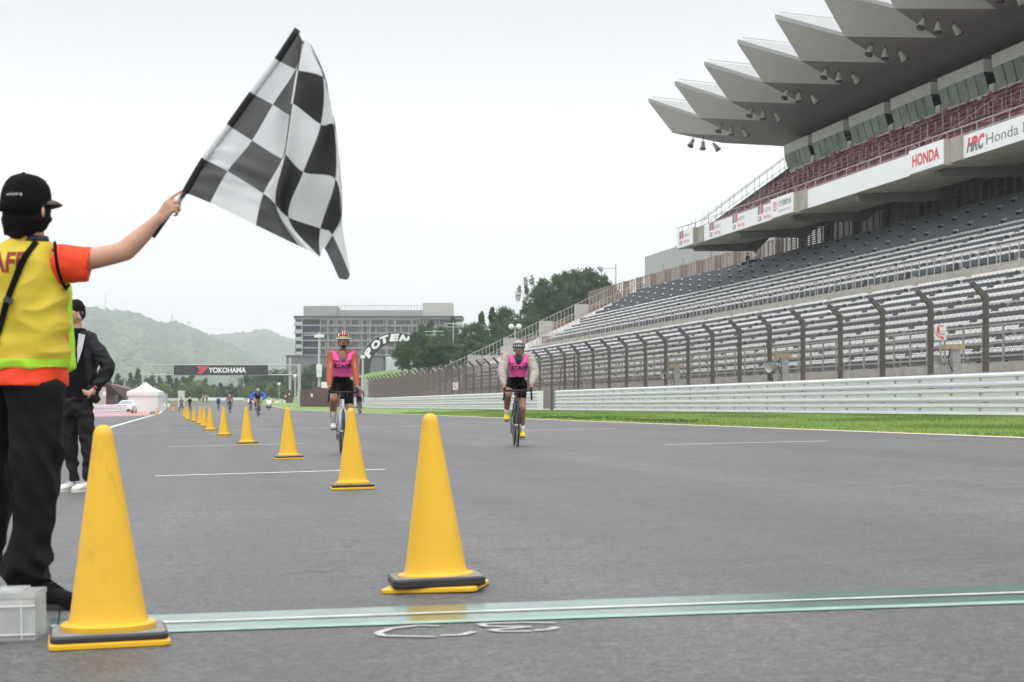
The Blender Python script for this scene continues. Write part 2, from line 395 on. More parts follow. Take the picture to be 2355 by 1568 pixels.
# ---------------------------------------------------------------- grandstand
gs = thing('grandstand', 'long concrete grandstand with seat rows, upper deck and folded pointed roof', 'grandstand', (24, 40, gz(24)))
gs.location = (0, 0, 0)
YA, YB = 30.0, 191.0
rows = [(25 + .8 * i, 1.70 + .4 * i) for i in range(10)] + [(34.6 + .8 * j, 6.5 + .427 * j) for j in range(12)]
M_step = mat('stand_concrete', (.44, .42, .39), .85, col2=(.31, .295, .27), scale=1.5, bump=.1, bscale=20)
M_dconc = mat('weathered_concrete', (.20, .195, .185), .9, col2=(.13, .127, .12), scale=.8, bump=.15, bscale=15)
# stepped tiers: one extruded profile per tier
def tier(poly, name): b = MB(); b.extr(poly, YA, YB); b.build(name, M_step, gs)
P = [(24.0, gz(24)), (24.0, 1.31), (24.25, 1.31), (24.25, .95)]; z = .95
for x, zs in rows[:10]:
    t = zs - .42
    P += [(x - .38, P[-1][1]), (x - .38, t)]
P += [(33.0, P[-1][1]), (33.0, gz(24))]; tier(P, 'lower_tier')
P = [(33.02, gz(24)), (33.02, 5.76), (33.2, 5.76), (33.2, 5.35), (34.2, 5.35)]
for x, zs in rows[10:]:
    t = zs - .42; P += [(x - .38, P[-1][1]), (x - .38, t)]
P += [(46.5, P[-1][1]), (46.5, gz(24))]; tier(P, 'upper_tier')
# seats
M_seat = mat('seat_shell', (.51, .50, .49), .5, var=.07, scale=40, spec=.5)
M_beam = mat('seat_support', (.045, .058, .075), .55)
M_msh = mat('maroon_shell', (.27, .07, .095), .45, var=.12, scale=3)
def seat_mesh(m, name, w=.43):
    b = MB(); h = w / 2
    pts = []                                         # curved shell: pan then low back
    prof = [(-.24, -.05), (-.22, 0.0), (-.02, -.03), (.10, -.01), (.15, .06), (.17, .13)]
    vs = []
    for x, z in prof:
        for k, yy in enumerate((-h, 0, h)): vs.append((x, yy, z + (.018 if k != 1 else -.008)))
    for x, z in reversed(prof):
        for k, yy in enumerate((-h, 0, h)): vs.append((x + .01, yy, z - .03))
    n = len(vs) // 3
    fs = [(3 * i + j, 3 * i + j + 1, 3 * i + j + 4, 3 * i + j + 3) for i in range(n - 1) for j in (0, 1)]
    fs += [(0, 3 * n - 3, 3 * n - 2, 1), (1, 3 * n - 2, 3 * n - 1, 2)]
    for i in range(len(prof) - 1):
        a, c = 3 * i, 3 * (n - 1 - i); fs.append((a, a + 3, c - 3, c)); fs.append((a + 2, c + 2, c - 1, a + 5))
    b.add(vs, fs); return b
smb = seat_mesh(0, 'seat'); sme = smb.mesh('seat', M_seat, True)
SP_ = .45
def visible_y(x): return x * .9452 / .4156          # where the frame's right edge cuts this row
cells = []
for r, (x, z) in enumerate(rows):
    k = 0; y = YA + 1.0 + (r % 2) * .0
    while y < YB - 1.5:
        cells.append((x, y, z, r))
        y += SP_ if (k % 12) < 11 else 6.1 - 11 * SP_; k += 1
ind = sorted([c for c in cells if c[1] > visible_y(c[0]) - 3], key=lambda c: c[1])[:300]; inds = set(ind)
for x, y, z, r in ind: link('seat', sme, gs, (x, y, z + .01))
b = MB()
for c in cells:
    if c in inds: continue
    x, y, z, r = c; b.add([(v[0] + x, v[1] + y, v[2] + z + .01) for v in smb.v], smb.f)
b.build('seat_rows', M_seat, gs, kind='stuff', smooth=True)
# support beams with brackets, deep and dark as painted shade under the seats, and half steps in the aisles
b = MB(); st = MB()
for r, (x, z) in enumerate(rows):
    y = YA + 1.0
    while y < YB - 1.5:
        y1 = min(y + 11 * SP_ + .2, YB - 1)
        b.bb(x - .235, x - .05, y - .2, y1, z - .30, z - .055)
        if r >= 16: b.bb(x - .26, x - .237, y - .2, y1, z - .235, z + .045)  # dark band across the seat fronts of the top rows
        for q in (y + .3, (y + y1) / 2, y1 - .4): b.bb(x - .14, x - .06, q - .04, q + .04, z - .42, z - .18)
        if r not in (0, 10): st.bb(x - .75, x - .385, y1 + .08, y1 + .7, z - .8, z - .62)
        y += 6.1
b.build('seat_supports_shade', M_beam, gs, kind='stuff'); st.build('aisle_steps', M_step, gs, kind='stuff')
# railings
M_rl = mat('railing_paint', (.42, .41, .39), .5)
M_rl2 = mat('railing_grey', (.30, .295, .28), .55)
def railing(name, X, z0, z1, y0, y1, sp, m, r=.022, extra=(), par=gs):
    b = MB(); y = y0; i = 0
    while y <= y1:
        b.bb(X - r, X + r, y - r, y + r, z0, z1); y += sp; i += 1
    for z in (z1,) + tuple(extra): b.bb(X - r * .8, X + r * .8, y0, y1, z - r, z + r)
    return b.build(name, m, par)
railing('front_railing', 24.12, 1.31, 2.45, YA, YB, 1.55, M_rl2, .028, (1.5, 1.9, 2.2))
seg = 6.0; y = YA
while y < YB - 2:                                     # walkway railing in separate lengths
    b = MB(); e_ = min(y + seg - .35, YB)
    q = y
    while q <= e_ + .01: b.bb(33.08, 33.12, q - .02, q + .02, 5.76, 6.60); q += (e_ - y) / 6
    b.bb(33.075, 33.125, y, e_, 6.58, 6.63); b.bb(33.09, 33.11, y, e_, 5.83, 5.85)
    b.build('walkway_railing', M_rl, gs); y += seg

# louvre screen and columns behind the top row
M_lv = mat('louvre_slat', (.22, .13, .10), .6, var=.2, scale=8); M_lf = mat('louvre_frame', (.33, .28, .23), .6)
LX = 45.5; ycols = [107.8 + 6.1 * k for k in range(-10, 19)]
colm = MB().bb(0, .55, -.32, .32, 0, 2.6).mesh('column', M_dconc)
lvb = MB(); Lw = 1.28
for i in range(16): lvb.bb(-.03, .03, 0.05, Lw - .05, .06 + i * .155, .06 + i * .155 + .06)
lvb.bb(-.05, .05, 0, .07, 0, 2.55, 1); lvb.bb(-.05, .05, Lw - .07, Lw - .001, 0, 2.55, 1); lvb.bb(-.05, .05, .07, Lw - .07, 2.5, 2.55, 1)
lme = lvb.mesh('louvre_panel', [M_lv, M_lf])
for yc in ycols:
    up = 2.6 if yc > 147 else 6.0
    o = link('column', colm, gs, (LX + .1, yc, 10.55)); o.scale = (1, 1, up / 2.6)
    for k in range(4): link('louvre_panel', lme, gs, (LX, yc + .42 + k * Lw * 1.01, 10.5))
# rear wall and slab of the concourse (dark), only under the deck
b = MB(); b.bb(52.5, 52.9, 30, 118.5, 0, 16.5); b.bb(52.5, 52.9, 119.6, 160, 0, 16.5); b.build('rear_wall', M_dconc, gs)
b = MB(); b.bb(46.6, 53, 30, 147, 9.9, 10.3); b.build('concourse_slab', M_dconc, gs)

# upper deck
DA, DB = 52.0, 146.0
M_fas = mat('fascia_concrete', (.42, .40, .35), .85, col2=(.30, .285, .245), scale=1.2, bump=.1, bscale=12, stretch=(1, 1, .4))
U = [(37.5 + .8 * i, 12.45 + .56 * i) for i in range(10)]
P = [(37.15, 11.94), (37.15, 12.75), (37.3, 12.75), (37.3, 12.1)]
for x, z in U: P += [(x - .3, P[-1][1]), (x - .3, z - .38)]
P += [(45.2, P[-1][1]), (45.2, 17.0), (46.5, 17.0), (46.5, 15.6), (41.5, 12.15)]
b = MB(); b.extr(P, DA, DB); b.build('upper_deck', M_fas, gs)
# beams under the deck at each main column, with haunches
for yc in [c for c in ycols if DA < c < DB and round((c - 107.8) / 6.1) % 2 == 0]:
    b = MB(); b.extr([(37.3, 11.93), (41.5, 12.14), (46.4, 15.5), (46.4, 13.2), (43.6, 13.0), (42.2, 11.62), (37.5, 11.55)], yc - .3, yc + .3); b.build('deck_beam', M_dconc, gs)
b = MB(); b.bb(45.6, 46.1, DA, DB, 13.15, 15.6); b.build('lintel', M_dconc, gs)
# the bay ends: projecting blocks and fascia panels
M_sign = mat('sign_white', (.78, .79, .80), .45, var=.03, scale=1)
bays = [141.5, 117.1, 92.7, 68.3]
for yc in bays:
    b = MB(); b.bb(36.62, 37.13, yc, yc + 4.72, 11.80, 13.06); b.build('projecting_block', M_fas, gs)
    b = MB(); b.bb(36.95, 37.13, yc - 1.3, yc - .004, 11.9, 13.06); b.build('fascia_infill', M_fas, gs)
# maroon upper seats
mmb = seat_mesh(0, 'seat', .40); mme = mmb.mesh('maroon_seat', M_msh, True); cells = []
for r, (x, z) in enumerate(U):
    y = DA + 1.5; k = 0
    while y < DB - 1 - r * .35:
        if k % 24 < 21: cells.append((x, y, z))
        y += .46; k += 1
ind = sorted([c for c in cells if c[1] > visible_y(c[0]) - 3], key=lambda c: c[1])[:300]; inds = set(ind)
for c in ind:
    o = link('maroon_seat', mme, gs, c); o.rotation_euler = (0, random.choice((0, 0, 0, -.9)), 0)
b = MB()
for c in cells:
    if c in inds: continue
    a = random.choice((0, 0, 0, -.9)); ca, sa = cos(a), sin(a)
    b.add([(v[0] * ca + v[2] * sa + c[0], v[1] + c[1], -v[0] * sa + v[2] * ca + c[2]) for v in mmb.v], mmb.f)
b.build('maroon_seats', M_msh, gs, kind='stuff', smooth=True)
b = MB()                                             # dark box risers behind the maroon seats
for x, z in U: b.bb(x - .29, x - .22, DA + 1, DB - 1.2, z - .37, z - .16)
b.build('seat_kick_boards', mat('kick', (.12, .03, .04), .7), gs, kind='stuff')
railing('deck_railing', 37.2, 12.75, 13.55, DA, DB, 1.9, M_rl, .02, (13.15,))
b = MB()
for k in range(9):                                   # aisle handrails between blocks
    yy = DA + 1.5 + 24 * .46 * k - .75
    if yy > DB - 2: break
    b.tube([(37.6, yy, 13.4), (44.5, yy, 18.3)], .02, 5)
    for i in range(8): b.tube([(37.9 + i * .93, yy, 12.7 + i * .65), (37.9 + i * .93, yy, 13.6 + i * .65)], .018, 5)
for yy in [DA + 1 + 1.15 * i for i in range(80)]:
    if yy < DB - 4: b.bb(45.0, 45.04, yy - .02, yy + .02, 16.9, 18.0); b.bb(41.3, 41.34, yy - .018, yy + .018, 14.9, 15.9)
b.build('aisle_handrails', M_rl, gs, kind='stuff')
# stepped end wall and end stair rails of the deck
b = MB(); b.extr([(37.15, 11.9), (37.15, 13.1), (38.5, 13.3), (45.3, 18.1), (45.3, 19.2), (46.6, 19.2), (46.6, 15.5), (41.5, 12.1)], DB + .01, DB + .35); b.build('end_wall', M_dconc, gs)
b = MB()
for o_ in (0, 1.3):
    b.tube([(36.9, DB + .5 + o_, 13.5), (38.7, DB + .5 + o_, 14.1), (45.4, DB + .5 + o_, 18.9 + .2)], .022, 5)
    for i in range(9): b.tube([(37.1 + i, DB + .5 + o_, 12.2 + max(0, i - 1) * .7), (37.1 + i, DB + .5 + o_, 13.55 + i * .66)], .018, 5)
b.bb(36.9, 38.2, DB + .4, DB + 2.0, 12.0, 12.2)
b.build('end_stair_rail', M_rl2, gs)
# glazed boxes
M_bpan = mat('box_panel', (.60, .60, .58), .7, var=.08, scale=3); M_bdark = mat('box_dark', (.03, .032, .035), .5)
M_glass = mat('box_glass', (.21, .235, .25), .10, spec=.35, metal=.0, var=.3, scale=.5, bump=.25, bscale=.35)
boxes = [139.5 + .0, 131.3, 123.1, 114.9, 106.7, 98.5, 90.3, 82.1, 73.9]
def lounge(y1, w, first=False):
    b = MB(); b.extr([(45.38, 17.45), (45.32, 17.93), (45.6, 17.93), (45.6, 17.45)], y1 - w, y1); b.build('box_sill', M_bpan, gs)
    n = 5
    gm = MB()
    for i in range(n):
        a, c = y1 - w + i * w / n + .02, y1 - w + (i + 1) * w / n - .02
        MB().quad((45.33, a, 17.94), (45.33, c, 17.94), (45.0, c, 19.10), (45.0, a, 19.10)).build('box_pane', M_glass, gs)
    b = MB(); b.extr([(45.0, 19.10), (44.96, 19.82), (46.0, 19.82), (46.0, 19.10)], y1 - w, y1); b.build('box_fascia', M_bpan, gs)
    b = MB(); b.bb(45.8, 52, y1 - w, y1, 17.4, 20.2); b.build('box_interior', M_bdark, gs)
    for i in range(1, n): b = MB(); a = y1 - w + i * w / n; b.add([(45.30, a - .035, 17.94), (45.30, a + .035, 17.94), (44.97, a + .035, 19.1), (44.97, a - .035, 19.1)], [(0, 1, 2, 3)]); b.build('box_mullion', M_bdark, gs)
for i, y1 in enumerate(boxes): lounge(y1, 7.0)
lounge(146.3, 5.9)
b = MB(); b.extr([(45.33, 17.94), (45.0, 19.1), (49, 19.1), (49, 17.94)], 146.32, 146.36); b.build('box_end_glass', mat('pale_glass', (.55, .68, .64), .15), gs)
b = MB(); b.bb(45.4, 52.4, DA, 146.2, 16.6, 17.39); b.bb(46.7, 52, DA, 146.2, 20.21, 20.6); b.bb(46.2, 46.6, DA, 146.2, 17.4, 20.6); b.build('box_floor_and_back', M_bdark, gs)
for yb in boxes: MB().bb(45.2, 45.9, yb + .25, yb + .95, 17.4, 18.3).build('service_duct', M_bpan, gs)

# roof: folded plates with pointed tips
def roof_soffit_mat(name, c):
    m = mat(name, c, .6, var=.03, scale=.4); t = m.node_tree; b = t.nodes['Principled BSDF']
    c_ = N(t, 'ShaderNodeTexCoord'); w = N(t, 'ShaderNodeTexWave', Scale=2.2); w.bands_direction = 'X'; t.links.new(c_.outputs['Object'], w.inputs['Vector'])
    bp = N(t, 'ShaderNodeBump', Strength=.35, Distance=.03); t.links.new(w.outputs[0], bp.inputs['Height']); t.links.new(bp.outputs[0], b.inputs['Normal'])
    return m
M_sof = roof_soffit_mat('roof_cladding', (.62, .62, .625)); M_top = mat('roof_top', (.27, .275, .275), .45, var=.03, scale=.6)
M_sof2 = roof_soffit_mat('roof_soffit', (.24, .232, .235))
tips = [147.2 - 8.22 * k for k in range(13)]
for yk in tips:
    A = Vector((34.6, yk, 23.3)); B = Vector((34.6, yk, 23.03)); L = Vector((37.5, yk + 4.11, 21.3)); Ln = Vector((37.5, yk - 4.11, 21.3)); R = Vector((41.5, yk, 20.6))
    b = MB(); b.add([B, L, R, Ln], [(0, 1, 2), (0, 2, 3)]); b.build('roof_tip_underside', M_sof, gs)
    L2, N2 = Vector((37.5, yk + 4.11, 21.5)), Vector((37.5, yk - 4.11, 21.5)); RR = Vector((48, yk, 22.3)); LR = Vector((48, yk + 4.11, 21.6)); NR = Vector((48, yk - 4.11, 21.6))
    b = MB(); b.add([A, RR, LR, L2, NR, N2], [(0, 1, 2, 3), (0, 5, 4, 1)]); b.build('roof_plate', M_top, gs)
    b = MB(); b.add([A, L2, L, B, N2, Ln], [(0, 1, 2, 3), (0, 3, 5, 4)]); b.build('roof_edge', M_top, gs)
    b = MB(); b.tube([A + Vector((.3, 0, .12)), RR + Vector((0, 0, .12))], .03, 5); b.build('ridge_cable', M_rl, gs)
    # inner soffit piece: zigzag front edge, sloping back
    Lb = Vector((48, yk + 4.11, 20.4)); Nb = Vector((48, yk - 4.11, 20.4)); Lm = Vector((41.5, yk + 4.11, 20.6)); Nm = Vector((41.5, yk - 4.11, 20.6))
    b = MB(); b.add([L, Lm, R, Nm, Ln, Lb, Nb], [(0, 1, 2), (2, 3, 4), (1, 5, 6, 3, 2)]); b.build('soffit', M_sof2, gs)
yk = tips[0] + 4.11
b = MB(); b.add([(37.5, yk, 21.3), (37.5, yk, 21.5), (48, yk, 21.6), (48, yk, 20.4), (41.5, yk, 20.6)], [(0, 1, 2, 3, 4)]); b.build('roof_edge', M_sof, gs)
b = MB(); b.bb(47.6, 48, 40, yk, 20.41, 21.5); b.build('roof_back', M_dconc, gs)

# floodlights
M_fl = mat('floodlight_housing', (.48, .48, .46), .5, var=.15, scale=8); M_fd = mat('floodlight_lens', (.05, .055, .06), .3)
def flood_meshes():
    out = []
    for k, (tx, ty) in enumerate(((.42, -.28), (.08, -.15), (-.7, .25))):
        R = Matrix.Rotation(ty, 3, 'X') @ Matrix.Rotation(tx, 3, 'Y')
        h = MB(); h.lathe([(.05, 0), (.11, -.04), (.14, -.22), (.17, -.38), (.24, -.62)], 14, (0, 0, -.18), R)
        l = MB(); l.lathe([(.245, -.60), (.245, -.67), (.20, -.68)], 14, (0, 0, -.18), R)
        br = MB(); br.tube([(0, 0, 0), (0, 0, -.2)], .03, 6); br.bb(-.15, .15, -.02, .02, -.22, -.18); br.tube([(.14, 0, -.2), (.12, 0, -.42)], .014, 5); br.tube([(-.14, 0, -.2), (-.12, 0, -.42)], .014, 5)
        out.append((h.mesh('housing', M_fl, True), l.mesh('lens', M_fd, True), br.mesh('bracket', M_bdark)))
    return out
FM = flood_meshes()
ords = ['first', 'second', 'third', 'fourth', 'fifth', 'sixth', 'seventh', 'eighth', 'ninth', 'tenth', 'eleventh', 'twelfth', 'thirteenth']
pos3 = ['left lamp', 'middle lamp', 'right lamp tilted backwards']
for i, yk in enumerate(tips[:9]):
    for k, dx in enumerate((1.65, 2.45, 3.3)):
        z = 21.3 - .7 * dx / 4
        t = thing('floodlight', '%s of the %s cluster of roof floodlights from the left' % (pos3[k], ords[i]), 'floodlight', (37.5 + dx, yk + 4.11, z), 0, 'floodlights hanging under the grandstand roof')
        for nm, me in zip(('housing', 'lens', 'bracket'), FM[k]): link(nm, me, t)

# ---------------------------------------------------------------- sign boards on the deck fascia
UU, VV = Vector((0, -1, 0)), Vector((0, 0, 1))       # facing the track (-X): right is -Y
def board(y0, y1, X, z0, z1, label, nj=0, name='sign_board', cat='sign'):
    t = thing(name, label, cat, (X, (y0 + y1) / 2, z0)); t.location = (0, 0, 0)
    n = max(1, nj)
    for i in range(n):
        a = y0 + (y1 - y0) * i / n; c = y0 + (y1 - y0) * (i + 1) / n
        MB().bb(X - .05, X - .004, a + .006, c - .006, z0, z1).build('panel', M_sign, t)
    return t
M_red = mat('logo_red', (.62, .05, .07), .5); M_gry = mat('logo_grey', (.16, .16, .17), .5); M_lg = mat('logo_light', (.35, .35, .36), .5)
def poly_on(t, pts, mt, X, yc, zc, s, name='logo'):   # pts in (u right, v up)
    b = MB(); b.add([(X - .058, yc - u * s, zc + v * s) for u, v in pts] + [(X - .053, yc - u * s, zc + v * s) for u, v in pts],
                    [tuple(range(len(pts))), tuple(range(2 * len(pts) - 1, len(pts) - 1, -1))] + [(i, (i + 1) % len(pts), len(pts) + (i + 1) % len(pts), len(pts) + i) for i in range(len(pts))])
    return b.build(name, mt, t)
def gazoo(t, yc, X, z0, z1, s=1.):
    zc = (z0 + z1) / 2; h = (z1 - z0)
    for k, m in enumerate((M_gry, M_lg, M_red)):
        u = -1.05 + k * .27
        poly_on(t, [(u, .02), (u + .27, .02), (u + .33, .42), (u + .06, .42)], m, X, yc, zc, s)
    put_text('GAZOO', M_gry, (X - .05, yc - .42 * s, zc + .20), UU, VV, 1.15 * s, .24, 'lettering', t)
    put_text('GR', M_gry, (X - .05, yc + .72 * s, zc - .26), UU, VV, .62 * s, .34, 'lettering', t, bold=.02)
    put_text('Racing', M_red, (X - .05, yc - .42 * s, zc - .26), UU, VV, 1.1 * s, .34, 'lettering', t)
XR, XP = 37.13, 36.62
t = board(141.5, 146.2, XP, 11.85, 13.05, 'white sign board with red and grey logo at the far left end of the deck', 2); gazoo(t, 143.9, XP, 11.85, 13.05, 1.45)
wds = ['leftmost', 'middle', 'rightmost']
RL = 140.2; W3 = (140.2 - 121.83) / 3
for i in range(3):
    a = RL - i * W3
    t = board(a - W3 + .01, a, XR, 11.94, 13.05, '%s of three joined white boards with red and grey logos and two-line lettering' % wds[i], 2); gazoo(t, a - W3 / 2, XR, 11.94, 13.05, 1.45)
t = board(117.1, 121.8, XP, 11.85, 13.05, 'white board lettered in Japanese with a round red emblem, on its projecting block', 2)
b = MB(); cy, cz, X = 120.9, 12.45, XP
def ring(b, cy, cz, a, c, r, n=28):
    for i in range(n):
        p = [(cy - a * cos(2 * pi * (i + d) / n), cz + c * sin(2 * pi * (i + d) / n)) for d in (0, 1)]
        q = [(cy - (a - r) * cos(2 * pi * (i + d) / n), cz + (c - r) * sin(2 * pi * (i + d) / n)) for d in (0, 1)]
        b.quad(*[(X - .056, *v) for v in (p[0], p[1], q[1], q[0])])
ring(b, cy, cz + .08, .42, .30, .05); ring(b, cy, cz + .14, .26, .12, .045); ring(b, cy, cz + .06, .13, .27, .045); b.build('emblem', M_red, t)
put_text('トヨタ自動車九州', M_gry, (X - .05, 118.95, 12.62), UU, VV, 2.9, .42, 'lettering', t, bold=.01)
put_text('TOYOTA MOTOR KYUSHU', M_lg, (X - .05, 118.95, 12.15), UU, VV, 2.7, .14, 'lettering', t)
board(97.45, 115.8, XR, 11.94, 13.05, 'long blank white board between the Japanese-lettered board and the red-lettered one', 6)
t = board(92.7, 97.4, XP, 11.85, 13.05, 'white board with large red capital letters on its projecting block', 2)
put_text('HONDA', M_red, (XP - .05, 95.05, 12.45), UU, VV, 3.7, .62, 'lettering', t, bold=.035)
for s_ in range(1): pass
t = board(73.1, 91.4, XR, 11.94, 13.05, 'long white board with red and black emblem at the right edge', 6)
put_text('Honda RACING', M_gry, (XR - .05, 84.0, 12.50), UU, VV, 9.2, .50, 'lettering', t)
me_ = text_mesh('HRC', bold=.05, shear=.35); bm = bmesh.new(); bm.from_mesh(me_); x0_, x1_, y0_, y1_ = text_size(me_)
bmesh.ops.bisect_plane(bm, geom=bm.verts[:] + bm.edges[:] + bm.faces[:], plane_co=(0, (y0_ + y1_) / 2, 0), plane_no=(0, 1, 0)); bm.to_mesh(me_); bm.free()
me_.materials.clear(); me_.materials.append(M_red); me_.materials.append(M_gry); me_.update()
for pl_ in me_.polygons: pl_.material_index = 0 if pl_.center.y > (y0_ + y1_) / 2 else 1
for v in me_.vertices: v.co = Vector((XR - .06, 89.9 - ((v.co.x - x0_) / (x1_ - x0_) - .5) * 2.2, 12.5 + ((v.co.y - y0_) / (y1_ - y0_) - .5) * .72))
link('emblem', me_, t)
t = board(68.3, 73.0, XP, 11.85, 13.05, 'blank white board on the nearest projecting block, mostly out of view', 2)
for k, yb in enumerate((128.0, 103.5)):
    pass
# ---------------------------------------------------------------- far end of the stand, buildings, gantry, trees, hills
def gp(px, D):                                        # point on the ground seen at column px, at distance D
    p = at(px, HY, D); return Vector((p.x, p.y, gr(p.x, p.y)))
M_brown = mat('brown_timber', (.075, .038, .032), .75, var=.25, scale=2, stretch=(6, 6, .3))
M_grey = mat('grey_render', (.40, .41, .41), .8, var=.06, scale=.5)
# end stair block of the stand
ES = thing('end_stairs', 'stepped concrete stairs with railings at the left end of the grandstand', 'stairs', (0, 0, 0))
YE = 212.0
P = [(24.0, -.2), (24.0, .9), (46.5, 11.6), (46.5, -.2)]
b = MB(); b.extr(P, YB + .01, YE); b.build('stair_body', M_step, ES)
M_rust = mat('red_brown_panel', (.22, .10, .08), .7, var=.2, scale=2)
for k in range(5):
    x0 = 26 + k * 3.9; z0 = .9 + (x0 - 24) * .4756
    b = MB(); b.bb(x0, x0 + 1.5, YE - .3, YE, z0 - .5, z0 + 1.75); b.build('parapet', M_conc, ES)
    b = MB(); b.bb(x0 + 1.51, x0 + 3.9, YE - .25, YE - .15, z0 + .1, z0 + 1.7); b.build('parapet', M_rust, ES)
    b = MB(); b.bb(x0 + .8, x0 + 2.2, YB + .4, YB + 2.2, z0 - .1, z0 + 1.25); b.build('landing_wall', M_rust, ES)
    for yy in (YE - .5, YB + .3):
        b = MB()
        for i in range(10): b.bb(x0 + i * .39 - .02, x0 + i * .39 + .02, yy - .02, yy + .02, z0 + i * .185, z0 + i * .185 + 1.7)
        b.tube([(x0, yy, z0 + 1.7), (x0 + 3.7, yy, z0 + 3.45)], .03, 5); b.tube([(x0, yy, z0 + .5), (x0 + 3.7, yy, z0 + 2.2)], .025, 5)
        b.build('railing', M_rl, ES)
# extra louvre bays continuing past the deck
# (already part of the grandstand)
gb = thing('grey_building', 'plain pale grey building rising behind the louvre screen of the stand', 'building', (0, 0, 0))
MB().bb(52, 62, 196, 223, 0, 17.1).build('wall', M_grey, gb); MB().bb(51, 62, 184, 195.9, 0, 17.9).build('wall', M_grey, gb)
b = MB()
for y in (205, 214, 190): b.tube([(50.9 if y < 196 else 51.9, y, 2), (50.9 if y < 196 else 51.9, y, 15.6), (51.1 if y < 196 else 52.1, y, 15.9)], .07, 6)
b.build('drain_pipe', M_steel, gb)
MB().bb(51.6, 52.0, 222.0, 222.6, 13.6, 13.9).build('camera_box', M_white, gb)

# hotel
HD = 600.0
def hp(x, y, d=0): return at(x, y, HD + d)
M_hw = mat('hotel_dark_wall', (.05, .062, .085), .7, var=.1, scale=.2); M_hf = mat('hotel_frame', (.42, .37, .33), .7); M_hs = mat('hotel_slab', (.30, .32, .35), .6)
M_hg = mat('hotel_glass', (.05, .065, .085), .15); M_cur = mat('curtain', (.38, .37, .35), .9); M_lit_tan = mat('warm_room', (.20, .13, .09), .9); M_pent = mat('hotel_plant_screen', (.31, .31, .295), .8, var=.05, scale=.3); M_pent2 = mat('hotel_light_wall', (.44, .43, .41), .8)  # tan reveal strips have warm room light painted in; nothing glows
M_bal = mat('balcony_glass', (.40, .46, .44), .3); M_pod = mat('hotel_podium', (.13, .135, .145), .8, var=.1, scale=.1)
hotel = thing('hotel', 'large dark hotel with five rows of windows and grey rooftop screen, beyond the arch', 'hotel', hp(870, 850) * 1.0)
HO = Vector(hotel.location); Ux = Vector((CP, -SP, 0)); Uy = Vector((SP, CP, 0)); px2m = HD / F
def hbox(name, x0, x1, y0, y1, d0, d1, m, par=hotel):      # slab from photo rectangle, depth d0..d1
    b = MB(); M3 = Matrix((Ux, Uy, Vector((0, 0, 1)))).transposed()
    c = hp((x0 + x1) / 2, (y0 + y1) / 2) + Uy * (d0 + d1) / 2 - HO
    b.box(c, ((x1 - x0) * px2m, d1 - d0, (y1 - y0) * px2m), 0, 0, M3); return b.build(name, m, par)
hbox('body', 678, 1060, 734, 817, 1.2, 16, M_hw); hbox('roof', 675.6, 1064, 726.5, 730, -1, 17, M_hw); hbox('roof_trim', 676, 1063.5, 730.2, 733.8, -.7, 16.8, M_hs)
hbox('plant_screen', 696, 773, 702.5, 726.3, 2, 14, M_pent); hbox('plant_screen', 773.2, 971, 712, 726.3, 3, 13, M_pent); hbox('plant_tower', 971.3, 1040, 695.5, 726.3, 1, 14, M_pent2)
for x in range(776, 970, 7): hbox('screen_post', x, x + .9, 701.5, 712, 3, 3.3, M_pent)
hbox('screen_rail', 773.2, 971, 700.8, 701.6, 3, 3.3, M_pent)
for x in range(942, 1062, 4): hbox('roof_railing_post', x, x + .35, 719.5, 726.3, -.8, -.7, M_hs)
fl = [748.2, 765.8, 783.0, 800.0, 816.8]
for i, y in enumerate(fl):
    hbox('floor_slab', 675.6 + (4 if i > 1 else 0), 1063, y - 1.4, y + 1.1, -.8, 1.19, M_hs)
    top = (734 if i == 0 else fl[i - 1] + 1.1); 
    hbox('balcony_glass', 677 + (4 if i > 1 else 0), 695, y - 8, y - 1.5, -.7, -.5, M_bal); hbox('balcony_glass', 1046, 1062.5, y - 8, y - 1.5, -.7, -.5, M_bal)
    hbox('corner_post', 693.5, 695.5, top, y - 1.5, -.6, 1.19, M_hf)
    x = 736.0; k = 0
    rnd = random.Random(i)
    while x < 950:
        w = 38.4 if k in (3, 5, 7) else 19.2
        w0 = thing('window', None, None); w0.parent = hotel
        hbox('frame', x, x + 1.3, top + .4, y - 1.5, -.6, 1.18, M_hf, w0); hbox('frame', x + w - 2.6, x + w - 1.4, top + .4, y - 1.5, -.6, 1.18, M_hf, w0); hbox('frame', x + 1.4, x + w - 2.7, top + .4, top + 1.6, -.6, 1.18, M_hf, w0)
        hbox('pane', x + 1.3, x + w - 1.3, top + 1.4, y - 1.6, .7, 1.15, M_hg, w0)
        for q in range(int(w / 19)):
            if rnd.random() < .8: hbox('lit_reveal', x + 2 + q * 19.2, x + 3.6 + q * 19.2, top + 3, y - 3, .5, .69, M_lit_tan, w0)
            if rnd.random() < .6: hbox('curtain', x + 11 + q * 18, x + 14.5 + q * 18, top + 2, y - 2, .5, .69, M_cur, w0)
        x += w; k += 1
    hbox('wide_window', 956, 1014, top + 1.5, y - 3, .7, 1.17, M_hg)
    for q in range(8): hbox('mullion', 957 + q * 7.5, 958 + q * 7.5, top + 1.5, y - 3, .4, .69, M_hf)
hbox('podium', 663, 882, 819.5, 900, -6, 10, M_pod); hbox('podium_cap', 662, 883, 817.9, 819.4, -6.4, 10.5, M_hw)

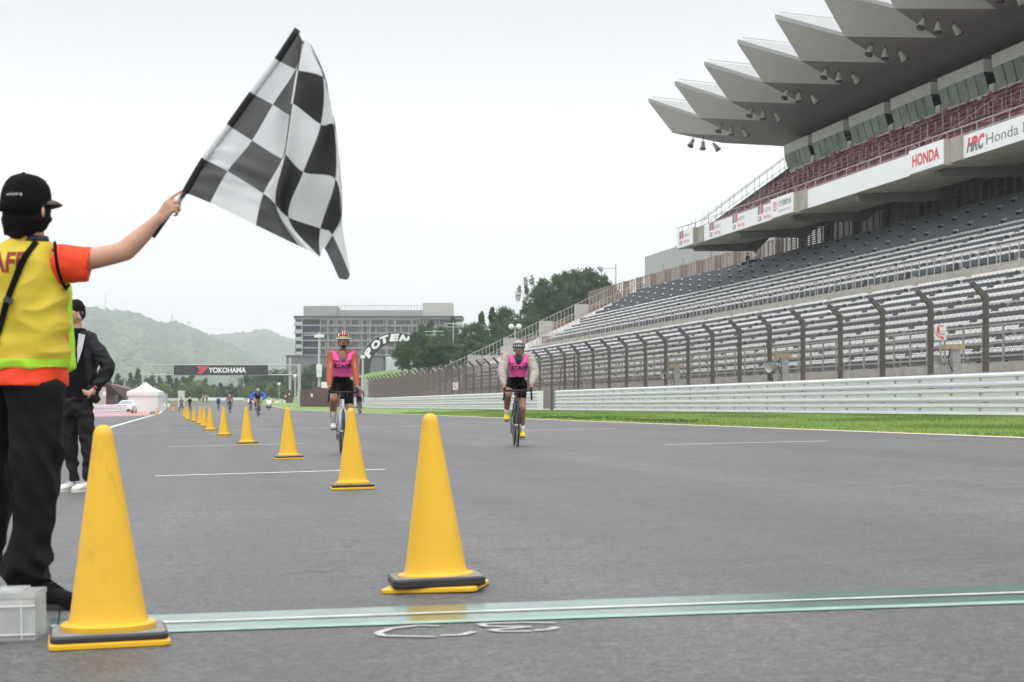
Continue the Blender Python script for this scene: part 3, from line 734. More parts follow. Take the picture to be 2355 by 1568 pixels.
# arch over the far footbridge
AD = 330.0; ac = (909, 847.7); s_ = AD / F
arch = thing('arch', 'black curved arch with big white letters, half hidden by trees', 'arch', at(ac[0], ac[1], AD))
M_ab = mat('arch_black', (.022, .024, .03), .6)
M3 = Matrix((Ux, Uy, Vector((0, 0, 1)))).transposed()
b = MB(); Ro, Ri = 83.6 * s_, 60.0 * s_; n = 48; vs = []; fs = []
for i in range(n + 1):
    a = pi * (-.05 + 1.10 * i / n)
    for r in (Ro, Ri):
        for d in (0, 2.2): vs.append(M3 @ Vector((-r * cos(a), d, r * sin(a))))
for i in range(n):
    q = 4 * i
    for (u, v) in ((0, 1), (1, 3), (3, 2), (2, 0)): fs.append((q + u, q + v, q + 4 + v, q + 4 + u))
fs += [(0, 1, 3, 2), (4 * n, 4 * n + 2, 4 * n + 3, 4 * n + 1)]
b.add(vs, fs); b.build('arch_band', M_ab, arch)
b = MB(); b.tube([M3 @ Vector((-(Ro + .05) * cos(pi * (-.05 + 1.1 * i / 40)), -.05, (Ro + .05) * sin(pi * (-.05 + 1.1 * i / 40)))) for i in range(41)], .06, 5); b.build('arch_trim', M_hs, arch)
M_aw = mat('arch_letter_white', (.80, .80, .80), .6)
for ch, aa in zip('POTEN', (31, 51, 70, 88, 107)):
    a = radians(aa); R0 = (Ro + Ri) / 2; c = Vector((-R0 * cos(a), -.03, R0 * sin(a)))
    up = Vector((-cos(a), 0, sin(a))); ri = Vector((sin(a), 0, cos(a)))
    put_text(ch, M_aw, M3 @ c, M3 @ ri, M3 @ up, (1.7 if ch != 'T' else 1.6), 1.25, 'lettering', arch, bold=.07, shear=.15)

# start gantry
GD = 330.0; s_ = GD / F
gan = thing('gantry', 'steel gantry across the track carrying a long black banner with white letters', 'gantry', at(507, 933, GD)); GO = Vector(gan.location)
def gpt(x, y, d=0): return at(x, y, GD) + Uy * d - GO
M_gal = mat('gantry_steel', (.50, .50, .48), .5, metal=.3); M_ban = mat('banner_black', (.022, .026, .03), .55)
def bar(name, pts, r, m, par=gan, n=6): b = MB(); b.tube(pts, r, n); return b.build(name, m, par)
for d in (0, 1.0):
    bar('chord', [gpt(327, 839.3, d), gpt(687, 839.3, d)], .07, M_gal); bar('chord', [gpt(327, 861.5, d), gpt(687, 861.5, d)], .09, M_gal)
    bar('post', [gpt(327, 838, d), gpt(327, 945, d)], .09, M_gal); bar('post', [gpt(687.5, 837, d), gpt(687.5, 936, d)], .22, M_gal)
bar('post', [gpt(666, 822, .5), gpt(666, 936, .5)], .20, M_gal)
for x in list(range(345, 400, 18)) + [618, 641, 664]: bar('strut', [gpt(x, 839.5), gpt(x, 861.3)], .035, M_gal)
for x in (620, 643, 667): bar('brace', [gpt(x, 861), gpt(x + 20, 840)], .06, M_gal)
b = MB(); b.box(gpt(508.2, 850.4, -.25), (216 * s_, .12, 22 * s_), 0, 0, M3); b.build('banner', M_ban, gan)
put_text('YOKOHAMA', M_aw, gpt(523, 851, -.33), Ux, (0, 0, 1), 86 * s_, 12.6 * s_, 'lettering', gan, bold=.035)
pts = [(453.5, 842), (482, 842), (465, 859), (453.5, 859), (460, 851)]
b = MB(); b.add([gpt(x, y, -.34) for x, y in pts], [tuple(range(5))]); b.build('emblem', mat('banner_red', (.60, .05, .10), .5), gan)

# light columns and poles
def pole(name, label, px, D, ytop, r=.07, extra=None, ybot=None, group=None):
    base = gp(px, D); t = thing(name, label, 'lamp post' if 'lamp' in name else 'pole', base, 0, group)
    h = (HY - ytop) / F * D - base.z
    MB().tube([(0, 0, 0), (0, 0, h)], [r * 1.2, r * .8], 8).build('pole', M_gal, t)
    if extra: extra(t, h)
    return t
def lampl(t, h):
    MB().tube([(0, 0, h - .5), Ux * -1.4 + Vector((0, 0, h - .5))], .04, 6).build('arm', M_gal, t)
    b = MB(); b.lathe([(.08, .3), (.25, .2), (.42, -.12), (.40, -.16)], 12, Ux * -1.7 + Vector((0, 0, h - .55)), Matrix.Rotation(.9, 3, 'Y')); b.build('lamp_head', M_hs, t, smooth=True)
pole('lamp_post', 'tall lamp post with one lamp standing behind the top of the stand', 1415.4, 222, 606.6, .10, lampl)
def globes(t, h):
    for sgn in (-1, 1): b = MB(); b.ell(Ux * sgn * .45 + Vector((0, 0, h)), (.33, .33, .33)); b.build('lamp_globe', M_aw, t, smooth=True)
    MB().tube([Ux * -.45 + Vector((0, 0, h)), Ux * .45 + Vector((0, 0, h))], .04, 6).build('arm', M_gal, t)
pole('lamp_post', 'lamp post with two white globes in front of the trees', 1184, 235, 751, .09, globes)
def globe1(t, h): b = MB(); b.ell((0, 0, h), (.25, .25, .25)); b.build('lamp_globe', M_aw, t, smooth=True)
pole('lamp_post', 'thin lamp post before the dark trees left of the fence top', 981.5, 290, 798, .05, globe1)
pole('lamp_post', 'short lamp post standing on the white blocks', 641.3, 320, 883, .06, globe1)
pole('lamp_post', 'grey lamp post just left of the gantry end post', 678.3, 300, 865, .09, globe1)
def boxes_(t, h):
    for z, w in ((h * .52, .9), (h * .44, .8), (h * .95, 1.6)): b = MB(); b.box((0, -.2, z), (w * .8, .35, .9 if z < h * .9 else .4), -PSI); b.build('cabinet', M_wp, t)
    MB().tube([Ux * -2.0 + Vector((0, 0, h * .96)), Ux * .4 + Vector((0, 0, h * .96))], .05, 6).build('arm', M_gal, t)
pole('pole', 'tall grey pole with white boxes in front of the hotel', 733.6, 262, 764, .17, boxes_)
def capb(t, h): b = MB(); b.box((0, 0, h), (.5, .3, .35), -PSI); b.build('pole_head', M_wp, t)
pole('pole', 'white post beside the grey panel at the far end of the fence', 834, 224, 820, .14, capb)
for i, (x, y, D) in enumerate(((998.5, 758, 340), (1042, 740, 350), (1016, 748, 352))):
    def xa(t, h): 
        for z in (.3, .9): MB().tube([Ux * -1.6 + Vector((0, 0, h - z)), Ux * 1.6 + Vector((0, 0, h - z))], .06, 6).build('crossarm', M_gal, t)
    pole('utility_pole', ['pale utility pole in the pines, leftmost of three', 'pale utility pole in the pines, rightmost and tallest of three', 'pale utility pole in the pines, middle of three'][i], x, D, y, .12, xa)
p = gp(286, 270); t = pole('pole', 'white pole behind the brown building at the left', 286, 270, 865, .08)

def slab(name, label, cat, x0, x1, y0, y1, D, m, th=.4, par=None, part='panel', d=0):
    c = at((x0 + x1) / 2, (y0 + y1) / 2, D + d)
    t = par or thing(name, label, cat, c - Vector((0, 0, (y1 - y0) / 2 / F * D)))
    b = MB(); b.box(c - Vector(t.location) + Uy * th / 2, ((x1 - x0) * D / F, th, (y1 - y0) * D / F), 0, 0, M3); b.build(part, m, t); return t
slab('steel_screen', 'grey upright panel next to the white post at the end of the fence', 'panel', 835.5, 843.5, 868, 935, 226, M_grey, .3)
# brown timber huts and walls
t = thing('timber_wall', 'long dark brown timber wall with slanted top behind the far guard rail', 'wall', gp(725, 262)); o = Vector(t.location)
q = [at(690, 938, 262), at(826, 938, 240), at(826, 868, 240), at(750, 886, 252), at(690, 898, 262)]
b = MB(); f_ = [v - o for v in q]; bk = [v + Uy * 3 for v in f_]; n = 5
b.add(f_ + bk, [(0, 1, 2, 3, 4), (9, 8, 7, 6, 5)] + [(i, (i + 1) % n, n + (i + 1) % n, n + i) for i in range(n)]); b.build('wall', M_brown, t)
slab('', '', '', 714.5, 719, 905, 913, 257, M_wp, .05, t, 'notice', -3.2)
slab('hut_sign', 'white box sign on a stand above the brown timber wall', 'sign', 738.5, 757, 878, 892, 245, M_wp, .4)
t = thing('timber_hut', 'small dark brown hut with sloping roof beside the gantry', 'hut', gp(660, 325)); o = Vector(t.location)
q = [at(652.6, 934, 325), at(668, 934, 325), at(668, 903, 325), at(664, 896, 325), at(652.6, 904, 325)]
b = MB(); f_ = [v - o for v in q]; bk = [v + Uy * 3 for v in f_]
b.add(f_ + bk, [(0, 1, 2, 3, 4), (9, 8, 7, 6, 5)] + [(i, (i + 1) % n, n + (i + 1) % n, n + i) for i in range(n)]); b.build('wall', M_brown, t)
for x, y in ((656.5, 911), (665, 906)): slab('', '', '', x - 1.3, x + 1.3, y - 2, y + 2, 325, M_wp, .05, t, 'notice', -.3)
t = thing('timber_building', 'brown timber building with sloping roof at the left behind the white rail', 'building', gp(270, 255)); o = Vector(t.location)
q = [at(225, 938, 250), at(312, 938, 262), at(312, 899.5, 262), at(248, 882, 250), at(225, 888, 250)]
b = MB(); f_ = [v - o for v in q]; bk = [v + Uy * 6 for v in f_]
b.add(f_ + bk, [(0, 1, 2, 3, 4), (9, 8, 7, 6, 5)] + [(i, (i + 1) % n, n + (i + 1) % n, n + i) for i in range(n)]); b.build('wall', mat('brown_timber_light', (.13, .075, .062), .75, var=.2, scale=2, stretch=(6, 6, .3)), t)
slab('', '', '', 265, 271, 907, 930, 250, M_hw, .1, t, 'window', -1)
slab('', '', '', 225, 243, 890, 933, 249, M_grey, .2, t, 'end_wall', -.6)
slab('fire_notice', 'small white notice board with red mark in front of the brown building', 'sign', 236.5, 243.5, 900, 909.5, 240, M_wp, .1)
slab('white_board', 'tall white board standing behind the two marshals', 'board', 409.3, 424, 898, 934.5, 300, mat('aged_white', (.55, .54, .50), .7, var=.06, scale=1), .3)
slab('kiosk', 'small grey kiosk right of the white tent', 'kiosk', 368, 382, 905, 934, 300, M_grey, 1.5)
slab('plastic_barrier', 'white and orange plastic barrier just right of the tent', 'barrier', 368, 380, 927.5, 935.5, 292, M_wp, .5)
slab('plastic_barrier', 'small white plastic barrier between the tent and red barrier', 'barrier', 384.5, 390.5, 927.5, 935.5, 292, M_wp, .5)
slab('plastic_barrier', 'red plastic barrier near the far cones', 'barrier', 391, 402, 927, 935.5, 292, M_redp, .5)
slab('concrete_block', 'white concrete block carrying the short lamp post', 'block', 631.5, 645, 921, 935, 322, M_wp, 1.2)
slab('concrete_block', 'narrow white block beside the brown hut', 'block', 651, 655.5, 920, 935, 318, M_wp, .5)
slab('far_wall', 'long low white wall crossing beyond the far end of the straight', 'wall', 462, 560, 914, 920.5, 430, M_wp, .6)
slab('far_wall', 'low grey wall crossing behind the two marshals at the left', 'wall', 380, 455, 915, 921, 433, mat('grey_wall_far', (.5, .5, .49), .8), .6)
slab('far_wall', 'dim grey wall with fence right of the long white wall', 'wall', 561, 634, 915, 922, 428, M_grey, .6)
# turf and track seen rising beyond
b = MB()
for a, c in ((405, 450),): b.quad(*[(x, y, gr(x, y) + .01) for x, y in ((-60, a), (60, a), (60, c), (-60, c))])
struct(b, 'far_turf', M_grass)
b = MB(); b.quad(*[(x, y, gr(x, y) + .006) for x, y in ((-60, 300), (-2, 300), (-2, 405), (-60, 405))]); struct(b, 'pit_turf', M_grass)
# far guard rail beyond the fence end
def rail_line(P0, P1, label, beams=3):
    P0 = Vector(P0); P1 = Vector(P1); d = P1 - P0; L = d.length; t = thing('guard_rail', label, 'guard rail', P0)
    t.rotation_euler = d.to_track_quat('Y', 'Z').to_euler()
    n = max(1, round(L / 4)); l = L / n; me = wbeam_mesh(l); pm = MB().bb(.03, .13, -.05, .05, 0, 1.05).mesh('post', M_steel)
    for i in range(n):
        for k in range(beams): link('rail', me, t, (0, i * l, k * .369))
        link('post', pm, t, (0, i * l + l / 2, 0))
rail_line((19.35, 205.2, gz(19.35)), (19.6, 356, gr(19.6, 356)), 'far pale guard rail between the fence end and the gantry')
c, a = gp(150, 205), gp(292, 205)
rail_line((a.x, a.y, a.z), (c.x, c.y, c.z), 'white guard rail on the left behind the white car')
# tent
t = thing('tent', 'white peaked gazebo tent with closed walls beside the pit lane', 'tent', at(328, 948, 246)); o = Vector(t.location)
s_ = 246 / F; hw = 37 * s_
M_tent = mat('tent_fabric', (.82, .82, .82), .7, transl=.15, bump=.2, bscale=3); M_tw = mat('tent_wall', (.76, .755, .755), .75, transl=.1, bump=.3, bscale=2)
def tv(x, d, z): return Ux * x + Uy * d + Vector((0, 0, z))
ze, zp = 47 * s_, 70.5 * s_; ring_ = [(-hw, -hw), (hw, -hw), (hw, hw), (-hw, hw)]
vs = [tv(x, d + hw, ze) for x, d in ring_] + [tv(x * .42, d * .42 + hw, ze + (zp - ze) * .42) for x, d in ring_] + [tv(0, hw, zp)]
b = MB(); b.add(vs, [(i, (i + 1) % 4, 4 + (i + 1) % 4, 4 + i) for i in range(4)] + [(4 + i, 4 + (i + 1) % 4, 8) for i in range(4)]); b.build('roof', M_tent, t)
b = MB(); zv = 38.5 * s_; vs = [tv(x, d + hw, ze) for x, d in ring_] + [tv(x, d + hw, zv) for x, d in ring_]
b.add(vs, [(i, (i + 1) % 4, 4 + (i + 1) % 4, 4 + i) for i in range(4)]); b.build('valance', M_tent, t)
b = MB(); k = .92; nx = 12; vs = []
for i in range(nx + 1):
    for j in range(7): vs.append(tv(-hw * k + 2 * hw * k * i / nx, hw - hw * k + .05 * noise.noise(Vector((i * .7, j * .5, 3))), zv * j / 6 + .01))
b.add(vs, [(i * 7 + j, (i + 1) * 7 + j, (i + 1) * 7 + j + 1, i * 7 + j + 1) for i in range(nx) for j in range(6)]); b.build('wall', M_tw, t, smooth=True)
b = MB(); b.add([tv(hw * k, hw - hw * k, 0), tv(hw * k, hw + hw * k, 0), tv(hw * k, hw + hw * k, zv), tv(hw * k, hw - hw * k, zv)], [(0, 1, 2, 3)]); b.build('wall', M_tw, t)
for x, d in ring_: MB().tube([tv(x * .98, hw + d * .98, 0), tv(x * .98, hw + d * .98, ze)], .03, 6).build('leg', M_gal, t)
# car
def car():
    D = 213; t = thing('parked_car', 'small white hatchback seen from the front beside the tent', 'car', at(285, 952.5, D)); t.rotation_euler = (0, 0, -PSI + .05)
    W2 = .88; secs = [(0, .35, .82, .70), (.15, .28, .92, .82), (.9, .25, 1.02, .88), (1.25, .25, 1.06, .88), (2.0, .25, 1.50, .88), (3.2, .25, 1.52, .88), (3.8, .25, 1.30, .86), (4.1, .3, .9, .8)]
    def sec(y, z0, z1, w):                             # half profile across the car
        wt = w * (.98 if z1 < 1.1 else .66)
        return [(-w * .92, y, z0), (-w, y, z0 + .2), (-w, y, .85 if z1 > .9 else z1 * .8), (-wt, y, z1 - .03), (-wt * .8, y, z1), (wt * .8, y, z1), (wt, y, z1 - .03), (w, y, .85 if z1 > .9 else z1 * .8), (w, y, z0 + .2), (w * .92, y, z0)]
    b = MB(); vs = []; [vs.extend(sec(*s)) for s in secs]; n = 10
    b.add(vs, [(i * n + j, i * n + (j + 1) % n, (i + 1) * n + (j + 1) % n, (i + 1) * n + j) for i in range(len(secs) - 1) for j in range(n)] + [tuple(range(n)), tuple(range(len(vs) - 1, len(vs) - n - 1, -1))])
    M_car = mat('car_paint', (.78, .79, .80), .25, coat=.5); bo = b.build('body', M_car, t, smooth=False)
    M_cg = mat('car_glass', (.22, .26, .27), .1); M_blk = mat('car_black', (.012, .012, .014), .5)
    b = MB(); b.add([(-.78, 1.27, 1.09), (.78, 1.27, 1.09), (.56, 1.93, 1.46), (-.56, 1.93, 1.46)], [(0, 1, 2, 3)]); b.build('windscreen', M_cg, t)
    b = MB(); b.add([(-.55, -.03, .50), (.55, -.03, .50), (.68, -.02, .62), (.5, -.03, .30), (-.5, -.03, .30), (-.68, -.02, .62)], [(5, 0, 4), (0, 1, 3, 4), (1, 2, 3)]); b.bb(-.58, .58, -.05, .0, .32, .56); b.build('grille', M_blk, t)
    MB().bb(-.2, .2, -.09, -.06, .42, .56).build('number_plate', M_wp, t)
    b = MB(); b.bb(-.12, .12, -.03, .02, .74, .80); b.build('badge', M_steel, t)
    for s in (-1, 1):
        b = MB(); b.add([(s * .42, .0, .78), (s * .80, .16, .86), (s * .82, .18, .76), (s * .5, .0, .70)], [(0, 1, 2, 3)]); b.build('headlight', mat('headlight', (.5, .55, .6), .1), t)
        for y in (.75, 3.3):
            b = MB(); b.lathe([(.18, -.1), (.31, -.09), (.33, 0), (.31, .09), (.18, .1)], 18, (s * .80, y, .33), Matrix.Rotation(pi / 2, 3, 'Y')); w = b.build('wheel', M_blk, t, smooth=True)
            b = MB(); b.lathe([(.05, -.105), (.2, -.10), (.2, .10), (.05, .105)], 12, (s * .80, y, .33), Matrix.Rotation(pi / 2, 3, 'Y')); b.build('rim', M_steel, w)
        b = MB(); b.ell((s * 1.0, 1.45, 1.02), (.11, .07, .08)); b.build('wing_mirror', M_car, t, smooth=True)
        b = MB(); b.bb(s * .70 - .12, s * .70 + .12, -.02, .02, .36, .46); b.build('fog_lamp', M_blk, t)
car()

# grass bank behind the fence end with its white rail
def bank(x, y):
    if y < 214: return -.3
    f = max(0, min(1, (x - 23.5) / 12)); f = f * f * (3 - 2 * f)
    g_ = max(0, min(1, (x - 60) / 40)); e_ = max(0, min(1, (y - 290) / 60))
    return -.3 + f * (4.7 + 1.9 * e_) + g_ * 1.0 + .35 * noise.noise(Vector((x * .12, y * .06, 0)))
b = MB(); nx, ny = 48, 40; vs = []
for i in range(nx + 1):
    for j in range(ny + 1):
        x = 23.2 + (i / nx) ** 1.4 * 130; y = 214 + j / ny * 240; vs.append((x, y, bank(x, y)))
b.add(vs, [(i * (ny + 1) + j, (i + 1) * (ny + 1) + j, (i + 1) * (ny + 1) + j + 1, i * (ny + 1) + j + 1) for i in range(nx) for j in range(ny)])
M_bank = mat('bank_grass', (.14, .24, .035), .9, col2=(.07, .13, .022), scale=.35, bump=.8, bscale=2)
b.build('grass_bank', M_bank, kind='structure', smooth=True)
t = thing('road_railing', 'pale concrete railing running up the grass bank behind the curved fence', 'railing', (0, 0, 0))
A_, B_ = at(905, 864, 330), at(1192, 822, 222)
for i in range(40):
    p = A_.lerp(B_, i / 39); b = MB(); b.bb(p.x - .06, p.x + .06, p.y - .06, p.y + .06, p.z - .8, p.z + .55); b.build('post', M_conc, t)
b = MB(); b.tube([A_ + Vector((0, 0, .5)), B_ + Vector((0, 0, .5))], .07, 6); b.build('rail', M_conc, t)
b = MB(); b.tube([A_ + Vector((0, 0, .1)), B_ + Vector((0, 0, .1))], .05, 6); b.build('rail', M_conc, t)
b = MB(); b.quad(A_ + Vector((.2, 0, -.9)), B_ + Vector((.2, 0, -.9)), B_ + Vector((.2, 0, -.1)), A_ + Vector((.2, 0, -.1))); b.build('kerb_wall', M_conc, t)
slab('roadside_wall', 'small white wall block at the left end of the seat rows', 'wall', 1152, 1200, 796, 812, 208, M_conc, 2.5)
slab('roadside_wall', 'lower white wall block left of the first, beside grass', 'wall', 1111, 1160, 817, 832, 212, M_conc, 2.5)

# ---------------------------------------------------------------- trees
def leaf_mat(name, c1, c2):
    m = bpy.data.materials.new(name); m.use_nodes = True; t = m.node_tree; b = t.nodes['Principled BSDF']
    oi = N(t, 'ShaderNodeObjectInfo'); geo = N(t, 'ShaderNodeNewGeometry'); tcx = N(t, 'ShaderNodeTexCoord'); nz = N(t, 'ShaderNodeTexNoise', Scale=7., Detail=3.); t.links.new(tcx.outputs['Object'], nz.inputs['Vector'])
    ad = N(t, 'ShaderNodeMath', operation='ADD'); t.links.new(geo.outputs['Random Per Island'], ad.inputs[0]); t.links.new(nz.outputs[0], ad.inputs[1])
    ad2 = N(t, 'ShaderNodeMath', operation='MULTIPLY_ADD'); t.links.new(oi.outputs['Random'], ad2.inputs[0]); ad2.inputs[1].default_value = .5; t.links.new(ad.outputs[0], ad2.inputs[2])
    r = N(t, 'ShaderNodeValToRGB'); r.color_ramp.elements[0].position = .3; r.color_ramp.elements[1].position = 1.; r.color_ramp.elements[0].color = (*c1, 1); r.color_ramp.elements[1].color = (*c2, 1)
    mm = N(t, 'ShaderNodeMath', operation='MULTIPLY'); t.links.new(ad2.outputs[0], mm.inputs[0]); mm.inputs[1].default_value = .55
    t.links.new(mm.outputs[0], r.inputs[0]); t.links.new(r.outputs[0], b.inputs['Base Color']); b.inputs['Roughness'].default_value = .7
    tr = N(t, 'ShaderNodeBsdfTranslucent'); ms = N(t, 'ShaderNodeMixShader'); ms.inputs[0].default_value = .3; t.links.new(r.outputs[0], tr.inputs[0])
    t.links.new(b.outputs[0], ms.inputs[1]); t.links.new(tr.outputs[0], ms.inputs[2]); t.links.new(ms.outputs[0], t.nodes['Material Output'].inputs[0]); return m
M_lf1 = leaf_mat('leaf_dark', (.016, .045, .014), (.06, .125, .03)); M_lf2 = leaf_mat('leaf_light', (.06, .11, .02), (.17, .26, .05)); M_bark = mat('bark', (.07, .055, .045), .9, var=.2, scale=6)
def crown_mesh(kind, seed, n, ls):
    rnd = random.Random(seed); b = MB(); cl = []
    if kind == 'broad':
        for i in range(34):
            u = rnd.uniform(-1, 1); a = rnd.uniform(0, 2 * pi); r = sqrt(1 - u * u) * rnd.uniform(.55, 1); cl.append((.36 * r * cos(a), .36 * r * sin(a), .6 + .33 * u, rnd.uniform(.07, .15)))
    elif kind == 'conifer':
        for i in range(60):
            z = rnd.uniform(.1, 1); a = rnd.uniform(0, 2 * pi); r = (1.02 - z) * .34 * rnd.uniform(.6, 1.15); cl.append((r * cos(a), r * sin(a), z, .03 + .07 * (1.05 - z) + rnd.uniform(0, .02)))
    elif kind == 'column':
        for i in range(60):
            z = rnd.uniform(.05, 1); a = rnd.uniform(0, 2 * pi); r = .2 * (1 - max(0, z - .6) ** 1.6 * 3) * rnd.uniform(.6, 1.1); cl.append((r * cos(a), r * sin(a), z * .96, rnd.uniform(.05, .09)))
    else:                                             # open, airy crown
        for i in range(20):
            u = rnd.uniform(-1, 1); a = rnd.uniform(0, 2 * pi); r = sqrt(1 - u * u) * rnd.uniform(.4, 1); cl.append((.42 * r * cos(a), .42 * r * sin(a), .62 + .33 * u, rnd.uniform(.05, .09)))
    for i in range(n):
        c = rnd.choice(cl); u = Vector((rnd.gauss(0, 1), rnd.gauss(0, 1), rnd.gauss(0, 1))); u.normalize()
        p = Vector(c[:3]) + u * c[3] * rnd.uniform(.45, 1.12) * Vector((1, 1, .75)).length / 1.6
        a = Vector((rnd.gauss(0, 1), rnd.gauss(0, 1), rnd.gauss(0, .6))).normalized(); d = a.cross(u)
        d = d.normalized() if d.length > .01 else a.orthogonal().normalized(); s = ls * rnd.uniform(.6, 1.4)
        b.add([p - a * s, p - d * s * .6, p + a * s, p + d * s * .6], [(0, 1, 2, 3)])
    return b, cl
TM = {}
for kd, sd_, n, ls, m in (('broad', 1, 7000, .019, M_lf1), ('broad', 2, 7000, .019, M_lf1), ('conifer', 3, 6000, .018, M_lf1), ('conifer', 4, 6000, .018, M_lf1), ('column', 5, 7000, .016, M_lf1), ('open', 6, 2600, .017, M_lf1), ('broad', 7, 5000, .022, M_lf2)):
    b, cl = crown_mesh(kd, sd_, n, ls); key = kd + ('_l' if m is M_lf2 else ''); cm = b.mesh('crown', m)
    tb = MB(); tb.tube([(0, 0, -.05), (.004, 0, .3), (0, .005, .75)], [.022, .016, .004], 7)
    for c in cl[:9]: tb.tube([(0, 0, max(.12, c[2] - .3)), (c[0] * .5, c[1] * .5, c[2] - .1), (c[0] * .9, c[1] * .9, c[2])], [.008, .005, .002], 5)
    TM.setdefault(key, []).append((cm, tb.mesh('trunk', M_bark)))
def tree(px, ytop, ybase, wpx, D, kind, label, group=None):
    p = at(px, ybase, D); h = (ybase - ytop) * D / F; w = wpx * D / F / (.8 if kind.startswith(('broad', 'open')) else .68 if kind == 'conifer' else .48)
    cm, tm = random.choice(TM[kind]); t = thing('tree', label, 'tree', p, random.uniform(0, 6), group)
    t.scale = (w, w, h / .98); link('crown', cm, t); link('trunk', tm, t); return t
# extra filler
G1 = 'trees on the bank between the hotel and the stand'
tl = [(925, 786, 864, 52, 285, 'broad', 'dark rounded tree hiding the right side of the black arch'), (962, 766, 866, 66, 278, 'broad', 'tall dark tree just right of the black arch'),
      (990, 737, 840, 58, 375, 'conifer', 'pale pine in front of the hotel, left of two'), (1041, 731, 835, 60, 370, 'conifer', 'pale pine in front of the hotel, right of two'),
      (1012, 770, 862, 80, 300, 'broad', 'mid green tree low on the bank below the pines'), (1060, 768, 858, 76, 290, 'broad', 'dark broad tree on the bank below the utility poles'),
      (1107, 719, 850, 62, 300, 'conifer', 'tall pointed pine right of the hotel corner'), (1132, 710, 850, 66, 305, 'conifer', 'tallest ragged pine on the bank right of the hotel'),
      (1160, 709, 850, 70, 310, 'broad', 'tall broad tree beside the ragged pine'), (1110, 765, 856, 90, 270, 'broad', 'wide dark tree above the white wall blocks'), (1160, 775, 850, 86, 262, 'broad', 'wide dark tree left of the globe lamp post'),
      (1186, 738, 850, 60, 290, 'broad', 'dark tree behind the globe lamp post'), (1212, 690, 850, 62, 320, 'open', 'sparse tree lower left of the cedar clump'), (1216, 638, 800, 62, 330, 'open', 'open crowned tree with sky showing through, left of the cedar clump'),
      (1215, 730, 850, 70, 300, 'broad', 'dark tree under the open crowned tree'), (1250, 740, 850, 80, 280, 'broad', 'leafy tree at the foot of the cedar clump, left'), (1300, 735, 850, 90, 285, 'broad', 'leafy tree at the foot of the cedar clump, middle'), (1345, 715, 850, 80, 290, 'broad', 'leafy tree at the foot of the cedar clump, right')]
tl += [(x, y, 862, w, D_, 'broad', lb) for x, y, w, D_, lb in ((940, 800, 60, 268, 'low dark tree in front right of the black arch'), (985, 785, 80, 262, 'low bushy tree beside the thin lamp post'), (1030, 790, 80, 262, 'low bushy tree right of the thin lamp post'), (1080, 782, 90, 258, 'low bushy tree in the middle of the bank'),
       (1085, 745, 60, 320, 'back tree between the utility poles and the tall pines'), (1135, 745, 80, 285, 'dark tree below the ragged pine'), (1180, 765, 80, 250, 'bushy tree right behind the upper white wall block'), (1200, 750, 70, 265, 'bushy tree left of the end stairs'), (1240, 760, 90, 250, 'bushy tree behind the lowest end stairs'), (1015, 752, 56, 345, 'mid green tree between the two pale pines'), (965, 745, 50, 380, 'pale tree left of the pale pines'))]
for a in tl: tree(*a, group=G1)
G2 = 'cedars massed in the big clump'
for i, (x, y) in enumerate(((1236, 668), (1254, 650), (1274, 640), (1296, 634), (1318, 630), (1340, 627), (1360, 629), (1378, 637), (1394, 652), (1265, 672), (1308, 660), (1350, 656), (1385, 668), (1405, 672))):
    tree(x, y - 4, 845, 82, 330 + (i * 7) % 13 - (12 if i > 8 else 0), 'column', 'tall cedar in the dense dark clump left of the stand top', G2)
G3 = 'trees in the row beyond the far end of the track'
row = [(232, 872, 34, 'c'), (252, 876, 28, 'c'), (271, 862, 30, 'c'), (286, 872, 26, 'b'), (300, 860, 26, 'c'), (317, 850, 30, 'c'), (337, 872, 26, 'b'), (350, 862, 30, 'c'), (367, 868, 28, 'c'), (388, 862, 32, 'c'), (406, 872, 26, 'c'), (376, 884, 30, 'l'), (429, 882, 30, 'l'), (420, 868, 30, 'b'),
       (440, 858, 34, 'c'), (455, 876, 40, 'l'), (472, 872, 26, 'c'), (480, 893, 30, 'l'), (492, 886, 26, 'b'), (507, 883, 24, 'c'), (520, 890, 24, 'b'), (532, 884, 26, 'c'), (548, 890, 26, 'b'), (575, 889, 30, 'l'), (567, 864, 34, 'b'), (590, 866, 40, 'b'), (612, 856, 40, 'b'), (634, 853, 44, 'b'), (631, 880, 36, 'l'), (655, 852, 40, 'b'), (660, 884, 34, 'b')]
kn = {'c': ('conifer', 'distant dark conifer'), 'b': ('broad', 'distant dark rounded tree'), 'l': ('broad_l', 'distant light green tree')}
pl = ['behind the brown building', 'behind the white tent', 'under the left half of the black banner', 'under the right half of the black banner', 'under the bare end of the gantry']
for i, (x, y, w, k) in enumerate(row):
    zone = 0 if x < 292 else 1 if x < 372 else 2 if x < 510 else 3 if x < 600 else 4
    tree(x, y - 2, 928, w * 1.45, (440 if k == 'l' else 480) + (i * 37) % 30, kn[k][0], kn[k][1] + ' ' + pl[zone], G3 + ', ' + pl[zone] + (' (%s)' % kn[k][1]))
for i, (x, y, w) in enumerate(((700, 846, 50), (728, 840, 56), (756, 838, 56), (790, 842, 60), (825, 850, 50))): tree(x, y, 925, w, 400 + i * 5, 'broad', 'dark tree in the hedge below the hotel podium', 'trees in the hedge below the hotel')
for i, (x, y, w) in enumerate(((970, 836, 12), (987, 840, 11))): tree(x, y, 860, w + 6, 330, 'conifer', ['small round shrub under the arch, left of two', 'small round shrub under the arch, right of two'][i])

